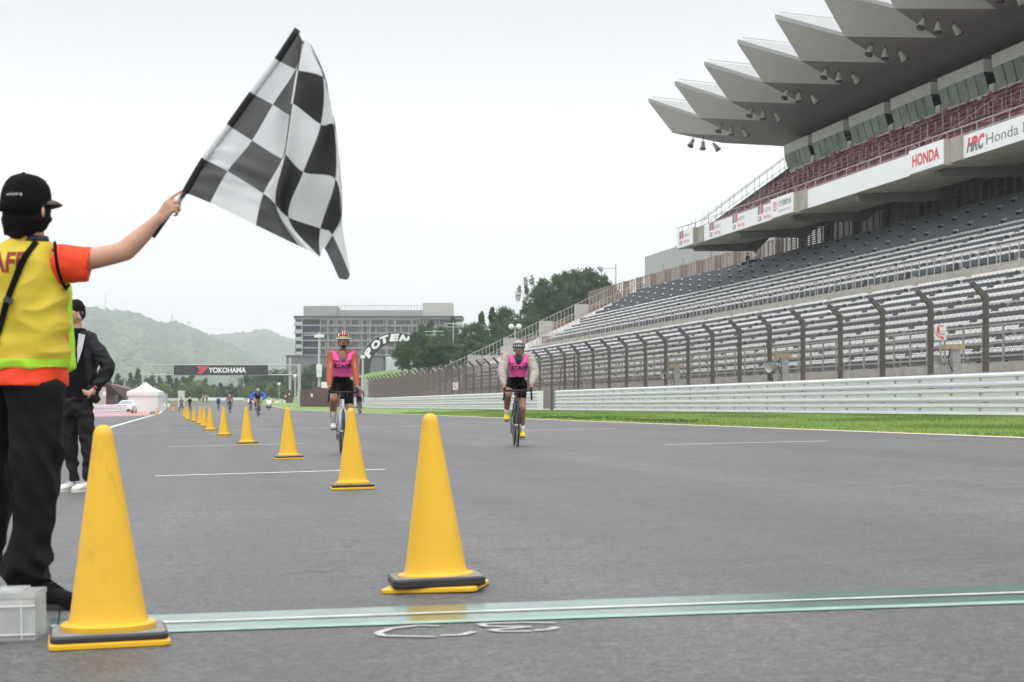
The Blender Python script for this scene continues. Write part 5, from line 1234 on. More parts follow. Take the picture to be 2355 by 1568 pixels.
# shoes
def shoe(name, heel, toe, w, h, m, par, sole=None, vox=.006, lace=None):
    heel = Vector(heel); toe = Vector(toe); d = toe - heel; L = d.length; d.normalize(); sd = Vector((-d.y, d.x, 0)).normalized(); up = Vector((0, 0, 1)); b = MB()
    loftsec(b, [(heel + d * L * t_ + up * (hh / 2 + .012), sd * ww / 2, up * hh / 2) for t_, ww, hh in ((0, w * .5, h * .5), (.06, w * .72, h * .9), (.25, w * .80, h), (.45, w * .88, h * .85), (.65, w, h * .66), (.85, w * .92, h * .52), (.97, w * .6, h * .38))], 20, 2.2)
    o = blob(name, b, m, par, vox, 2)
    b = MB(); n = 20; pts = []
    for i in range(n):
        a = 2 * pi * i / n; t_ = .5 + .5 * cos(a); ww = w * (.36 + .16 * t_) * (abs(sin(a)) ** .6) * (1 if sin(a) >= 0 else -1); pts.append(heel + d * L * (t_ * 1.02 - .01) + sd * ww)
    b.add([p + up * z for z in (0, .022) for p in pts], [tuple(reversed(range(n))), tuple(range(n, 2 * n))] + [(i, (i + 1) % n, n + (i + 1) % n, n + i) for i in range(n)]); b.build('sole', sole or M_rub, o)
    for k in range(4): c = heel + d * L * (.42 + .07 * k) + up * (h * (.86 - .075 * k) + .012); MB().tube([c - sd * w * .28, c + up * .012, c + sd * w * .28], .003, 5).build('lace', lace or M_black, o)
    return o
zf = lambda x: gz(x + FO.x) - FO.z
p0, p1 = q(66, 1380, .03), q(170, 1380, -.10); p0.z = zf(p0.x); p1.z = zf(p1.x)
shoe('shoe', p0, p1, .105, .105, M_black, fl_t)
p0, p1 = q(-40, 1380, .2), q(8, 1380, .10); p0.z = zf(p0.x); p1.z = zf(p1.x); shoe('shoe', p0, p1, .10, .09, M_black, fl_t)

# --- the flag
flag = thing('flag', 'black and white chequered flag on a short pole, waved high', 'flag', at(352, 546, FD - .02)); GO_ = Vector(flag.location)
def q2(x, y, d=0): return at(x, y, FD - .02 + d) - GO_
MB().tube([q2(352, 546, 0), q2(404, 472, .0)] + [q2(*((430 + a / 2.34) / 1.0875, (50 + c / 2.34) / 1.0875), d) for a, c, d in ((75, 1010, 0), (190, 815, 0), (335, 620, 0), (470, 430, 0), (615, 235, -.005), (735, 55, -.01))], [.0075, .008, .008, .007, .007, .006, .006, .005], 12).build('pole', M_gun, flag, smooth=True)
MB().tube([q2(398, 481, .0), q2(424, 444, .003)], .0098, 12).build('grip', mat('grip_grey', (.30, .33, .34), .35, metal=.4), flag, smooth=True)
Z = lambda X, Y: ((430 + X / 2.34) / 1.0875, (50 + Y / 2.34) / 1.0875)
ctl = [  # columns away from the pole; each from bottom (u=0) to top (u=5): x, y, depth
 [(75, 1010, 0), (190, 815, 0), (335, 620, 0), (470, 430, 0), (615, 235, -.005), (735, 55, -.01)],
 [(222, 1070, .02), (325, 885, .03), (468, 705, .03), (590, 495, .03), (722, 290, .02), (764, 125, .0)],
 [(490, 1200, .03), (535, 1015, .07), (643, 812, .06), (694, 558, .05), (742, 305, .03), (772, 120, .0)],
 [(742, 1322, -.02), (606, 1080, -.07), (662, 785, -.09), (706, 490, -.08), (738, 296, -.05), (768, 122, -.005)],
 [(845, 1368, .0), (682, 1155, -.03), (768, 890, -.06), (870, 612, -.03), (884, 335, .0), (806, 135, .01)],
 [(866, 1385, .03), (868, 1220, .02), (956, 930, .0), (950, 625, .02), (914, 455, .03), (850, 225, .02)],
 [(892, 1338, .05), (938, 1258, .05), (990, 1140, .03), (984, 905, .05), (950, 640, .05), (890, 350, .03)],
 [(978, 1514, .07), (1040, 1486, .06), (992, 1170, .06), (984, 925, .07), (952, 660, .07), (892, 370, .05)]]
def cr_(a, b_, c, d, t):
    return [.5 * (2 * b_[i] + (c[i] - a[i]) * t + (2 * a[i] - 5 * b_[i] + 4 * c[i] - d[i]) * t * t + (3 * b_[i] - a[i] - 3 * c[i] + d[i]) * t ** 3) for i in range(3)]
def spl(P, t):
    i = min(int(t), len(P) - 2); f = t - i; return cr_(P[max(i - 1, 0)], P[i], P[i + 1], P[min(i + 2, len(P) - 1)], f)
SU, SV = 10, 10; nu, nv = 5 * SU, 7 * SV; vs = []
for j in range(nv + 1):
    for i in range(nu + 1):
        u, v = i / SU, j / SV; p = spl([spl(c, u) for c in ctl], v)
        if v < .001: p[0] -= 0
        fold = .010 * sin(v * 5 + u * 1.3) * min(1, v) + .012 * noise.noise(Vector((u * 1.2, v * 1.6, 0))) * min(1, v * 2)
        if u < 1.8 and v < 3: fold += .020 * sin((u * 2.2 - v * .5) * 6) * max(0, 1 - abs(u - 1.0)) * .7
        vs.append(q2(*Z(p[0], p[1]), p[2] + fold))
b = MB(); fs = []; mi = []
for j in range(nv):
    for i in range(nu): fs.append((j * (nu + 1) + i, (j + 1) * (nu + 1) + i, (j + 1) * (nu + 1) + i + 1, j * (nu + 1) + i + 1)); mi.append((i // SU + j // SV) % 2)
b.add(vs, fs); b.m = mi
def cloth(name, c, tr):
    m = bpy.data.materials.new(name); m.use_nodes = True; t = m.node_tree; bs = t.nodes['Principled BSDF']; bs.inputs['Base Color'].default_value = (*c, 1); bs.inputs['Roughness'].default_value = .75
    a = N(t, 'ShaderNodeBsdfTranslucent'); a.inputs[0].default_value = (*[min(1, x * 1.15) for x in c], 1) if name.endswith('white') else (.11, .11, .115, 1); ms = N(t, 'ShaderNodeMixShader'); ms.inputs[0].default_value = tr
    t.links.new(bs.outputs[0], ms.inputs[1]); t.links.new(a.outputs[0], ms.inputs[2]); t.links.new(ms.outputs[0], t.nodes['Material Output'].inputs[0]); return m
M_fb = cloth('flag_black', (.012, .012, .014), .42); M_fw = cloth('flag_white', (.70, .71, .72), .35)
M_fb.node_tree.nodes['Translucent BSDF'].inputs[0].default_value = (.26, .26, .265, 1)
b.build('cloth', [M_fb, M_fw], flag, smooth=True)
b2 = MB(); n_ = nu + 1; c0 = 3 * SV + 1; off = [v + Uy * (.030 + .012 * sin(i_ * .37)) for i_, v in enumerate(vs[c0 * n_:(6 * SV) * n_])]; rows_ = len(off) // n_
b2.add(off, [(j * n_ + i, (j + 1) * n_ + i, (j + 1) * n_ + i + 1, j * n_ + i + 1) for j in range(rows_ - 1) for i in range(6, nu - 2)]); b2.m = [((i // SU + (j + c0) // SV) % 2) for j in range(rows_ - 1) for i in range(6, nu - 2)]
b2.build('folded_back_layer', [M_fb, M_fw], flag, smooth=True)
b = MB(); n = 30; vs = []; fs = []                        # hem sleeve round the pole
for i in range(n + 1):
    u = 5 * i / n; p = spl(ctl[0], u); c = q2(*Z(p[0], p[1]), p[2]); ax = (q2(690, 69) - q2(424, 440)).normalized(); o_ = ax.cross(Uy).normalized()
    for k in range(8): a = 2 * pi * k / 8; vs.append(c - o_ * 0 + (o_ * cos(a) * .0135 + Uy * sin(a) * .0115) - Vector((0, 0, 0)))
b.add(vs, [(i * 8 + k, i * 8 + (k + 1) % 8, (i + 1) * 8 + (k + 1) % 8, (i + 1) * 8 + k) for i in range(n) for k in range(8)])
b.m = [(0 if int(5 * (i + .5) / n) % 2 == 0 else 1) for i in range(n) for k in range(8)]
b.build('pole_sleeve', [M_fb, M_fw], flag, smooth=True)

# --- the man in the dark jacket
JD = 18.4; jt = thing('person', 'standing man in dark jacket and white trainers, hand on hip, behind the flag waver', 'person', at(178, 933, JD)); jt.location.z = gz(jt.location.x); JO = Vector(jt.location); JS = JD / F
def qj(x, y, d=0): return at(x, y, JD + d) - JO
b = MB(); b.ell(qj(173, 720, 0), (.078, .095, .115)); chain(b, [(qj(175, 735), .05), (qj(178, 765), .05), (qj(180, 800), .07), (qj(176, 870), .07), (qj(176, 920), .07)])
chain(b, [(qj(190, 930), .06), (qj(203, 1020), .045), (qj(203, 1100), .03)]); chain(b, [(qj(160, 930, .03), .06), (qj(162, 1020, .05), .045), (qj(171, 1100, .06), .03)])
chain(b, [(qj(205, 785), .045), (qj(246, 845, -.05), .038), (qj(222, 893, -.10), .03), (qj(208, 903, -.13), .026)])
for i, (x, y) in enumerate(((190, 896), (190, 901), (194, 908), (202, 915))): chain(b, [(qj(208, 902 + i, -.135), .014), (qj((208 + x) / 2, (903 + y) / 2, -.15), .011), (qj(x, y, -.13), .009)], 8)
chain(b, [(qj(212, 898, -.13), .012), (qj(216, 908, -.10), .010)], 8)
b.ell(qj(184, 731, -.082), (.012, .012, .026))
blob('body', b, M_skin, jt, .009, 2)
b = MB(); b.ell(qj(174, 713, .01), (.092, .104, .102)); b.ell(qj(178, 719, .02), (.078, .098, .085)); b.ell(qj(172, 728, .04), (.07, .08, .07)); blob('hair', b, M_hair, jt, .008, 1, wr(.006, 30, 30, 30))
b = MB(); b.tube([qj(173 + 15 * cos(a * pi / 8), 713 - 19 * sin(a * pi / 8), -.02 + 0 * a) for a in range(9)], .008, 6); b.ell(qj(188, 722, -.05), (.02, .02, .03)); b.build('headset', M_gun, jt)
b = MB(); loftsec(b, [(qj(178, 755), Ux * .07, Uy * .07), (qj(180, 772), Ux * .12, Uy * .10), (qj(180, 790), Ux * .135, Uy * .11), (qj(176, 850), Ux * .13, Uy * .11), (qj(172, 925), Ux * .145, Uy * .12)], 24); blob('shirt', b, M_black, jt, .01, 2, wr(.006, 9, 4, 9, 3))
M_jk = mat('jacket_dark', (.009, .0095, .012), .7, spec=.25, var=.2, scale=4); M_jk2 = mat('jacket_grey_panel', (.085, .085, .095), .6)
b = MB(); loftsec(b, [(qj(195, 762, .02), Ux * .055, Uy * .09), (qj(199, 778, .02), Ux * .075, Uy * .115), (qj(204, 830, .03), Ux * .075, Uy * .12), (qj(207, 880, .04), Ux * .075, Uy * .12), (qj(212, 925, .05), Ux * .065, Uy * .10)], 20)
chain(b, [(qj(204, 782), .078), (qj(228, 812, -.03), .068), (qj(249, 844, -.05), .062), (qj(238, 868, -.08), .056), (qj(223, 888, -.10), .046)], 16)
blob('jacket', b, M_jk, jt, .008, 2, lambda p: .016 * (.8 - abs(noise.noise(Vector((p.x * 6, p.y * 5, p.z * 11))) * 3)))
b = MB(); b.add([qj(181, 766, -.13), qj(196, 770, -.125), qj(190, 800, -.135), qj(182, 826, -.135), qj(178, 836, -.13), qj(177, 800, -.135)], [(0, 1, 2, 3, 4, 5)]); b.build('jacket_lining', mat('lining_pale', (.50, .50, .52), .8), jt)
b = MB(); b.ell(qj(219, 891, -.14), (.018, .014, .018)); b.build('wristwatch', mat('watch_red', (.35, .03, .05), .5), jt)
b = MB()
loftsec(b, [(qj(174, 915, .0), Ux * .155, Uy * .125), (qj(175, 940), Ux * .155, Uy * .12), (qj(176, 958), Ux * .15, Uy * .11)], 24)
loftsec(b, [(qj(196, 950), Ux * .085, Uy * .105), (qj(202, 1010), Ux * .072, Uy * .085), (qj(206, 1055), Ux * .06, Uy * .07), (qj(203, 1098), Ux * .047, Uy * .052), (qj(203, 1104), Ux * .042, Uy * .046)], 20)
loftsec(b, [(qj(157, 950, .03), Ux * .085, Uy * .105), (qj(159, 1010, .05), Ux * .072, Uy * .085), (qj(166, 1055, .06), Ux * .058, Uy * .07), (qj(171, 1098, .06), Ux * .045, Uy * .05), (qj(171, 1104, .06), Ux * .042, Uy * .046)], 20)
blob('trousers', b, mat('trouser_brown_black', (.015, .0125, .013), .8, spec=.2, var=.2, scale=4), jt, .009, 2, lambda p: .014 * (.7 - abs(noise.noise(Vector((p.x * 8, p.y * 7, p.z * 9))) * 3)))
zj = lambda p: Vector((p.x, p.y, gz(p.x + JO.x) - JO.z))
M_sole = mat('pale_sole', (.55, .53, .48), .7); M_sg = mat('grey_lace', (.3, .3, .32), .7)
shoe('shoe', zj(qj(207, 1120, .05)), zj(qj(168, 1120, -.14)), .105, .095, M_wshoe, jt, M_sole, .008, M_sg); shoe('shoe', zj(qj(172, 1120, .10)), zj(qj(134, 1120, -.06)), .105, .095, M_wshoe, jt, M_sole, .008, M_sg)

# --- clear storage box, cable and adapter in the foreground
M_pp = bpy.data.materials.new('clear_plastic'); M_pp.use_nodes = True; tt = M_pp.node_tree; bs = tt.nodes['Principled BSDF']; bs.inputs['Base Color'].default_value = (.66, .68, .68, 1); bs.inputs['Roughness'].default_value = .3; bs.inputs['Alpha'].default_value = .38
BD = 6.62; bt = thing('storage_box', 'translucent plastic storage box on the ground at the lower left edge', 'box', at(-62, 933, BD)); bt.location.z = gz(bt.location.x); bt.rotation_euler = (0, math.atan(-GS), -PSI + .06); hB = .158
wB, dB = .41, .22
def pbox(name, x0, x1, y0, y1, z0, z1, m, th=.004):
    b = MB(); b.bb(x0, x1, y0, y0 + th, z0, z1); b.bb(x0, x1, y1 - th, y1, z0, z1); b.bb(x0, x0 + th, y0 + th, y1 - th, z0, z1); b.bb(x1 - th, x1, y0 + th, y1 - th, z0, z1); b.bb(x0 + th, x1 - th, y0 + th, y1 - th, z0, z0 + th); return b.build(name, m, bt)
pbox('tub', -wB / 2, wB / 2, 0, dB, 0, hB - .018, M_pp); b = MB(); b.bb(-wB / 2 - .004, wB / 2 + .003, -.004, dB + .004, hB - .017, hB); b.bb(-wB / 2 + .03, wB / 2 - .05, .01, dB - .01, hB + .001, hB + .008); b.build('lid', M_pp, bt)
b = MB()
for x in (-.12, -.03, .055, .16): b.bb(x, x + .003, -.006, -.001, .002, hB - .03)
b.bb(-wB / 2, wB / 2, -.007, -.001, .018, .022); b.bb(-wB / 2, wB / 2, -.007, -.001, hB - .045, hB - .041); b.build('ribs', mat('rib_white', (.75, .76, .76), .4), bt)
for c, d, m in (((.0, .10, .05), (.07, .1, .09), M_fw), ((-.10, .12, .07), (.09, .12, .12), mat('green_item', (.12, .30, .26), .7)), ((.10, .15, .05), (.05, .12, .07), M_jk2), ((.16, .08, .05), (.03, .1, .09), mat('teal_item', (.2, .34, .34), .7)), ((.05, .2, .06), (.2, .05, .1), M_wp), ((-.02, .06, .03), (.05, .06, .04), mat('sand_item', (.4, .3, .18), .8))):
    MB().box(c, d, .2).build('contents', m, bt)
at_ = thing('power_adapter', 'small black adapter with thin cables by the black shoe', 'adapter', g(150, 1404)); ao = Vector(at_.location)
b = MB(); b.box((0, 0, .028), (.055, .03, .03), .3, 0, Matrix.Rotation(.5, 3, 'Y')); b.build('adapter_body', M_black, at_)
for pts in ([(138, 1400, .02), (134, 1430, .0), (131, 1452, -.2)], [(160, 1404, .02), (164, 1418, .03), (172, 1424, .0), (185, 1440, 0)], [(165, 1390, .02), (172, 1378, .03), (186, 1374, .04), (200, 1376, .05)]):
    P = [at(x, y, 6.95 + d) - ao for x, y, d in pts]; 
    Q = [P[0]] + [P[i].lerp(P[i + 1], t_) for i in range(len(P) - 1) for t_ in (.35, .7, 1)]
    MB().tube(Q, .0025, 5).build('cable', M_black, at_, smooth=True)
# ---------------------------------------------------------------- bicycles and riders
M_tyre = mat('tyre', (.015, .015, .016), .7); M_rimb = mat('rim_black', (.02, .02, .022), .35); M_spk = mat('spoke', (.35, .35, .36), .35, metal=.8)
M_bar = mat('bar_tape', (.012, .012, .013), .6); M_chn = mat('chain_steel', (.2, .2, .2), .35, metal=.8)
def wheel(parent, c, name='front_wheel', r=.335, spokes=True):
    t = thing(name, None, None, c); t.parent = parent
    b = MB(); n = 40; pr = [(0.0135 * cos(a), 0.0135 * sin(a)) for a in [2 * pi * i / 8 for i in range(8)]]
    def torus(rr, prof):
        vs = []; 
        for i in range(n):
            a = 2 * pi * i / n
            for u, v in prof: vs.append((v, (rr + u) * cos(a), (rr + u) * sin(a)))
        m = len(prof); return vs, [(i * m + k, i * m + (k + 1) % m, ((i + 1) % n) * m + (k + 1) % m, ((i + 1) % n) * m + k) for i in range(n) for k in range(m)]
    b.add(*torus(r - .0135, pr)); b.build('tyre', M_tyre, t, smooth=True)
    b = MB(); b.add(*torus(r - .045, [(.022, .009), (.022, -.009), (-.018, -.004), (-.018, .004)])); b.build('rim', M_rimb, t)
    if spokes:
        b = MB()
        for i in range(20):
            a = 2 * pi * i / 20; s = .03 * (1 if i % 2 else -1); b.tube([(s, .02 * cos(a + .5), .02 * sin(a + .5)), (0, (r - .06) * cos(a), (r - .06) * sin(a))], .0014, 4)
        b.tube([(-.05, 0, 0), (.05, 0, 0)], .018, 8); b.build('spokes', M_spk, t)
    return t
def bicycle(p, rz, label, mf, bar_z=.90, steer=0., group=None, lod=0):
    t = thing('bicycle', label, 'bicycle', p, rz, group)
    FW, RW, BB, ST, HT, HB_ = Vector((0, -.50, .335)), Vector((0, .49, .335)), Vector((0, .08, .27)), Vector((0, .22, .80)), Vector((0, -.36, bar_z - .10)), Vector((0, -.40, .64))
    wheel(t, FW, 'front_wheel', spokes=lod < 2); wheel(t, RW, 'rear_wheel', spokes=lod < 2)
    n = 8; b = MB()
    b.tube([ST, BB], .016, n); b.tube([HT, HB_], .02, n); b.tube([HT - Vector((0, -.01, .04)), ST], .016, n); b.tube([HB_ + Vector((0, .01, .02)), BB], .021, n)
    for s in (-1, 1): b.tube([BB + Vector((s * .035, 0, 0)), RW + Vector((s * .065, 0, 0))], .010, n); b.tube([ST + Vector((s * .012, 0, -.06)), RW + Vector((s * .062, 0, 0))], .008, n)
    b.build('frame', mf, t, smooth=True)
    b = MB()
    for s in (-1, 1): b.tube([HB_ + Vector((s * .02, 0, .01)), HB_ + Vector((s * .045, -.02, -.05)), FW + Vector((s * .05, 0, 0))], [.018, .016, .009], n)
    b.ell(HB_, (.035, .03, .03)); b.build('fork', mf, t, smooth=True)
    b = MB(); z = bar_z; b.tube([HT, HT + Vector((0, 0, .05)), (0, -.46, z)], .018, n)
    b.tube([(-.20, -.46, z), (0, -.46, z + .003), (.20, -.46, z)], .0155, n)
    for s in (-1, 1):
        b.tube([(s * .20, -.46, z), (s * .205, -.50, z), (s * .207, -.55, z - .015), (s * .21, -.565, z - .06), (s * .215, -.53, z - .115), (s * .22, -.44, z - .135)], .0165, n)
        b.tube([(s * .205, -.53, z), (s * .205, -.59, z + .02), (s * .203, -.61, z + .055)], [.019, .018, .013], n)
        b.tube([(s * .205, -.60, z + .01), (s * .21, -.60, z - .06), (s * .215, -.585, z - .10)], .006, 6)
    b.build('handlebar', M_bar, t, smooth=True)
    b = MB(); b.ell((0, .27, .985), (.07, .12, .022)); b.ell((0, .15, .985), (.025, .09, .018)); b.tube([ST, (0, .235, .97)], .014, n); b.build('saddle', M_bar, t, smooth=True)
    b = MB(); b.lathe([(.02, -.004), (.095, -.003), (.095, .003), (.02, .004)], 20, BB + Vector((-.05, 0, 0)), Matrix.Rotation(pi / 2, 3, 'Y'))
    b.tube([(.07, .08, .27), (.075, .07, .105)], .010, 6); b.tube([(-.07, .08, .27), (-.075, .09, .435)], .010, 6); b.bb(.08, .16, .03, .10, .095, .112); b.bb(-.16, -.08, .06, .13, .425, .442)
    b.build('crankset', M_chn, t)
    if lod < 2:
        b = MB(); b.bb(-.062, -.045, .42, .52, .20, .30); b.tube([(-.05, .08, .36), (-.05, .46, .36)], .004, 5); b.tube([(-.05, .08, .18), (-.05, .46, .24)], .004, 5); b.build('derailleur', M_gun, t)
        b = MB(); b.tube([(-.06, -.47, z - .01), (-.05, -.53, z - .08), (-.03, -.43, z - .14)], .003, 5); b.tube([(.06, -.47, z - .01), (.05, -.53, z - .08), (.02, -.43, z - .14)], .003, 5); b.build('cable', M_bar, t)
    return t
def rider(p, rz, label, K, group=None):
    """K: colours, key points; x to the photo's right, y away from the camera, z up"""
    t = thing('person', label, 'person', p, rz, group); V3 = lambda a: Vector(a); vx = K.get('vox', .011)
    hc, sh, hip, hd, bend = V3(K['head']), K['sh'], K['hip'], K['hands'], K.get('elbow', (.02, .03))
    # skin body
    b = MB(); c = V3(K['chest'])
    b.ell(hc + V3((0, .01, .03)), (.074, .095, .10)); b.ell(hc + V3((0, -.02, -.035)), (.056, .07, .075))
    chain(b, [(hc + V3((0, .04, -.07)), .052), (V3((c.x, sh[0][1], sh[0][2] + .02)), .058)]); b.ell(hc + V3((0, -.092, -.01)), (.013, .022, .020))
    for s in (-1, 1): b.ell(hc + V3((s * .076, .015, -.005)), (.012, .022, .03))
    chain(b, [(V3((c.x, sh[0][1] + .02, sh[0][2] - .10)), .085), (c + V3((0, .03, -.05)), .09), (V3(hip), .09)])
    for i, s in enumerate((-1, 1)):
        S, H = V3(sh[i]), V3(hd[i]); E = V3(K['el'][i]); chain(b, [(V3((c.x, S.y + .02, S.z - .03)), .055), (S, .05), (E, .036), (H + (E - H).normalized() * .09, .026), (H + (E - H).normalized() * .04, .026)])
        # hand curled round the brake hood
        chain(b, [(H + (E - H).normalized() * .05, .026), (H + V3((0, -.035, 0)), .026)])
        for k in range(4): y0 = -.02 - k * .019; chain(b, [(H + V3((-s * .0, y0, .012)), .011), (H + V3((s * .028, y0 - .006, -.004)), .0105), (H + V3((s * .022, y0 - .008, -.034)), .0095), (H + V3((s * .002, y0 - .006, -.042)), .009)], 8)
        chain(b, [(H + V3((-s * .012, -.0, .008)), .012), (H + V3((-s * .026, -.035, -.01)), .011), (H + V3((-s * .018, -.055, -.03)), .0095)], 8)
        Kn, A = V3(K['knee'][i]), V3(K['ank'][i]); hp_ = V3(hip) + V3((s * .085, -.02, -.02)); calf = Kn.lerp(A, .33) + V3((0, .025, 0))
        chain(b, [(hp_, .085), (Kn, .060), (calf, .056), (A, .034)]); b.ell(Kn + V3((0, -.03, 0)), (.05, .035, .055))
    body = blob('body', b, K['skin'], t, vx, 2)
    if K.get('face', 1):
        f = hc + V3((0, -.085, 0)); b = MB()
        for s in (-1, 1): b.ell(f + V3((s * .030, .002, .018)), (.016, .010, .006)); b.ell(f + V3((s * .030, .0, .038)), (.020, .010, .0045))
        b.build('eyes_and_brows', M_hair, t)
        b = MB(); b.ell(f + V3((0, .006, -.046)), (.024, .012, .006)); b.build('mouth', mat('lips', (.25, .08, .07), .5), t)
        if K.get('beard'): b = MB(); b.ell(f + V3((0, .012, -.078)), (.030, .020, .022)); b.ell(f + V3((0, .000, -.031)), (.030, .010, .006)); b.build('beard', M_hair, t, smooth=True)
        if K.get('shades'): b = MB(); [b.ell(f + V3((s * .034, .0, .020)), (.031, .014, .016)) for s in (-1, 1)]; b.tube([f + V3((-.075, .06, .022)), f + V3((-.05, .004, .024)), f + V3((.05, .004, .024)), f + V3((.075, .06, .022))], .004, 5); b.build('sunglasses', M_gun, t, smooth=True)
    # shorts
    b = MB(); chain(b, [(V3(hip) + V3((0, 0, .05)), .135), (V3(hip) + V3((0, -.06, -.01)), .125)])
    chain(b, [(V3(hip) + V3((0, -.02, .04)), .125), (V3((c.x, c.y + .03, c.z - .12)), .120)])
    for i, s in enumerate((-1, 1)):
        hp_ = V3(hip) + V3((s * .085, -.03, -.02)); Kn = V3(K['knee'][i]); chain(b, [(hp_, .098), (hp_.lerp(Kn, K.get('short', .62)), .073)])
    blob('shorts', b, K['shorts'], t, vx, 2)
    # sleeves
    if K.get('sleeve'):
        b = MB(); puff = K.get('puff', 0)
        for i, s in enumerate((-1, 1)):
            S, H, E = V3(sh[i]), V3(hd[i]), V3(K['el'][i]); W = H + (E - H).normalized() * .075; o_ = V3((s * puff * .5, .02, 0))
            chain(b, [(V3((c.x + s * .05, S.y + .02, S.z - .05)), .085 + puff * .2), (S, .064 + puff * .35), (S.lerp(E, .5) + o_, .060 + puff * .7), (E + o_, .052 + puff * .8), (E.lerp(W, .55) + o_ * .6, .047 + puff * .55), (W, .035 + puff * .1)], 16)
        if puff: chain(b, [(c + V3((0, .02, .06)), .12), (c + V3((0, .06, -.04)), .11)])
        blob('sleeves', b, K['sleeve'], t, vx, 2, (lambda p: .007 * (.5 - abs(noise.noise(Vector((p.x * 9, p.y * 6, p.z * 16 + p.x * 9))) * 2.5))) if puff else None)
    # bib
    b = MB(); w = K.get('bibw', .15); zt, zb = sh[0][2], K['bib_z']; yt, yb = sh[0][1], K['chest'][1]
    for s in (-1, 1): loftsec(b, [(V3((c.x + s * w * .95, yt + .0, zt + .035)), Ux0 * .045, Uy0 * .085), (V3((c.x + s * w * .72, yt - .01, zt - .02)), Ux0 * .062, Uy0 * .10), (V3((c.x + s * w * .5, yt - .01, zt - .10)), Ux0 * w * .56, Uy0 * .115)], 18)
    loftsec(b, [(V3((c.x, yt, zt - .09)), Ux0 * w * .98, Uy0 * .118), (V3((c.x, yt + (yb - yt) * .4, zt - .20)), Ux0 * w, Uy0 * .128), (V3((c.x, yb, (zt + zb) / 2 - .02)), Ux0 * w * .97, Uy0 * .128), (V3((c.x, yb + .05, zb)), Ux0 * w * .95, Uy0 * .135)], 28)
    bib = blob('bib', b, K['bib'], t, vx, 2, lambda p: .009 * (.5 - abs(noise.noise(Vector((p.x * 10 + p.z * 5, p.y * 6, p.z * 11))) * 2.5)))
    b = MB(); b.ell(V3((c.x, yt - .105, zt - .035)), (.062, .03, .085)); b.build('neck_opening', K.get('neck', K['skin']), t, smooth=True)
    if K.get('text'): decal('STAFF', bib, V3((c.x + K.get('tx', 0), yb - .15, K['text'])), (1, 0, 0), (0, -.15, 1), .25, .062, M_navy, t, bold=.05)
    # helmet
    h = hc + V3((0, .02, .045)); R = Matrix.Rotation(K.get('tilt', .25), 3, 'X')
    b = MB(); vs = []; m_, n_ = 9, 28
    for i in range(m_):
        a = pi / 2 * i / (m_ - 1)
        for k in range(n_): ph = 2 * pi * k / n_; r_ = cos(a) * (1 + (.05 if k % 2 else -.015) * (1 - abs(sin(a)) ** 3) * (1 if sin(ph) < .3 else .4)); vs.append(h + R @ V3((.098 * r_ * cos(ph), .132 * r_ * sin(ph), .105 * sin(a) - .01)))
    b.add(vs, [(i * n_ + k, i * n_ + (k + 1) % n_, (i + 1) * n_ + (k + 1) % n_, (i + 1) * n_ + k) for i in range(m_ - 1) for k in range(n_)] + [tuple(reversed(range(n_)))]); hel = b.build('helmet', K['helmet'], t, smooth=False)
    b = MB()
    for k in range(-3, 4):
        x = k * .027
        for a0, a1 in ((.22, .62), (.78, 1.15)):
            P = [h + R @ V3((x * (1.0 + .1 * cos(a)), -.137 * cos(a) * sqrt(max(.1, 1 - (x / .105) ** 2)), .110 * sin(a) * sqrt(max(.2, 1 - (x / .13) ** 2)) - .008)) for a in (a0, (a0 + a1) / 2, a1)]; b.tube(P, [.005, .0105, .005], 6)
    b.build('vent', M_black, hel, kind='stuff')
    if K.get('stripe'): b = MB(); b.tube([h + R @ V3((.100 * cos(a), -.136 * sin(a), .022)) for a in [pi * (.12 + .76 * i / 10) for i in range(11)]], .007, 6); b.build('helmet_band', K['stripe'], hel, smooth=True)
    if K.get('red'): b = MB(); [b.ell(h + R @ V3((x, -.115, .055)), (.016, .03, .028)) for x in (-.045, 0, .045)]; b.build('helmet_panel', K['red'], hel, smooth=True)
    b = MB(); [b.tube([hc + V3((s * .080, -.03, .05)), hc + V3((s * .072, -.02, -.05)), hc + V3((s * .012, -.05, -.105))], .004, 5) for s in (-1, 1)]; b.build('chin_strap', M_black, hel)
    # shoes, socks
    for i, s in enumerate((-1, 1)):
        A = V3(K['ank'][i]); toe = A + V3(K.get('toe', ((0, -.16, -.10), (0, -.17, -.09)))[i]); heel = A + V3((0, .05, -.07)); d = (toe - heel).normalized(); sd = V3((1, 0, 0)); up = d.cross(sd) * -1 if d.cross(sd).z < 0 else d.cross(sd)
        b = MB(); loftsec(b, [(heel + d * (toe - heel).length * t_ + up * hh / 2, sd * ww / 2, up * hh / 2) for t_, ww, hh in ((0, .05, .06), (.12, .066, .09), (.4, .078, .085), (.7, .092, .065), (.95, .07, .045))], 16)
        sh_ = blob('shoe', b, K['shoe'], t, vx * .8, 1); b = MB(); c0 = heel.lerp(toe, .5) - up * .004; b.box(c0, (.07, .2, .012), 0, 0, Matrix((sd, d, up)).transposed()); b.build('sole', M_bar, sh_)
        Kn = V3(K['knee'][i]); b = MB(); b.tube([A + V3((0, .005, -.03)), A.lerp(Kn, .28) + V3((0, .008, 0)), A.lerp(Kn, K.get('sock', .3)) + V3((0, .012, 0))], [.040, .041, .046], 14); b.build('sock', K.get('sockm', M_wshoe), t, smooth=True)
        if K.get('gloves') is not None:
            H = V3(hd[i]); b = MB(); b.ell(H + V3((0, -.02, .0)), (.036, .055, .030)); b.build('glove', M_black, t, smooth=True)
    return t
Ux0, Uy0 = Vector((1, 0, 0)), Vector((0, 1, 0))
M_orange = mat('orange_sleeve', (.30, .060, .022), .75, var=.08, scale=5); M_beige = mat('windbreaker_beige', (.40, .365, .31), .6, var=.08, scale=4, transl=.2)
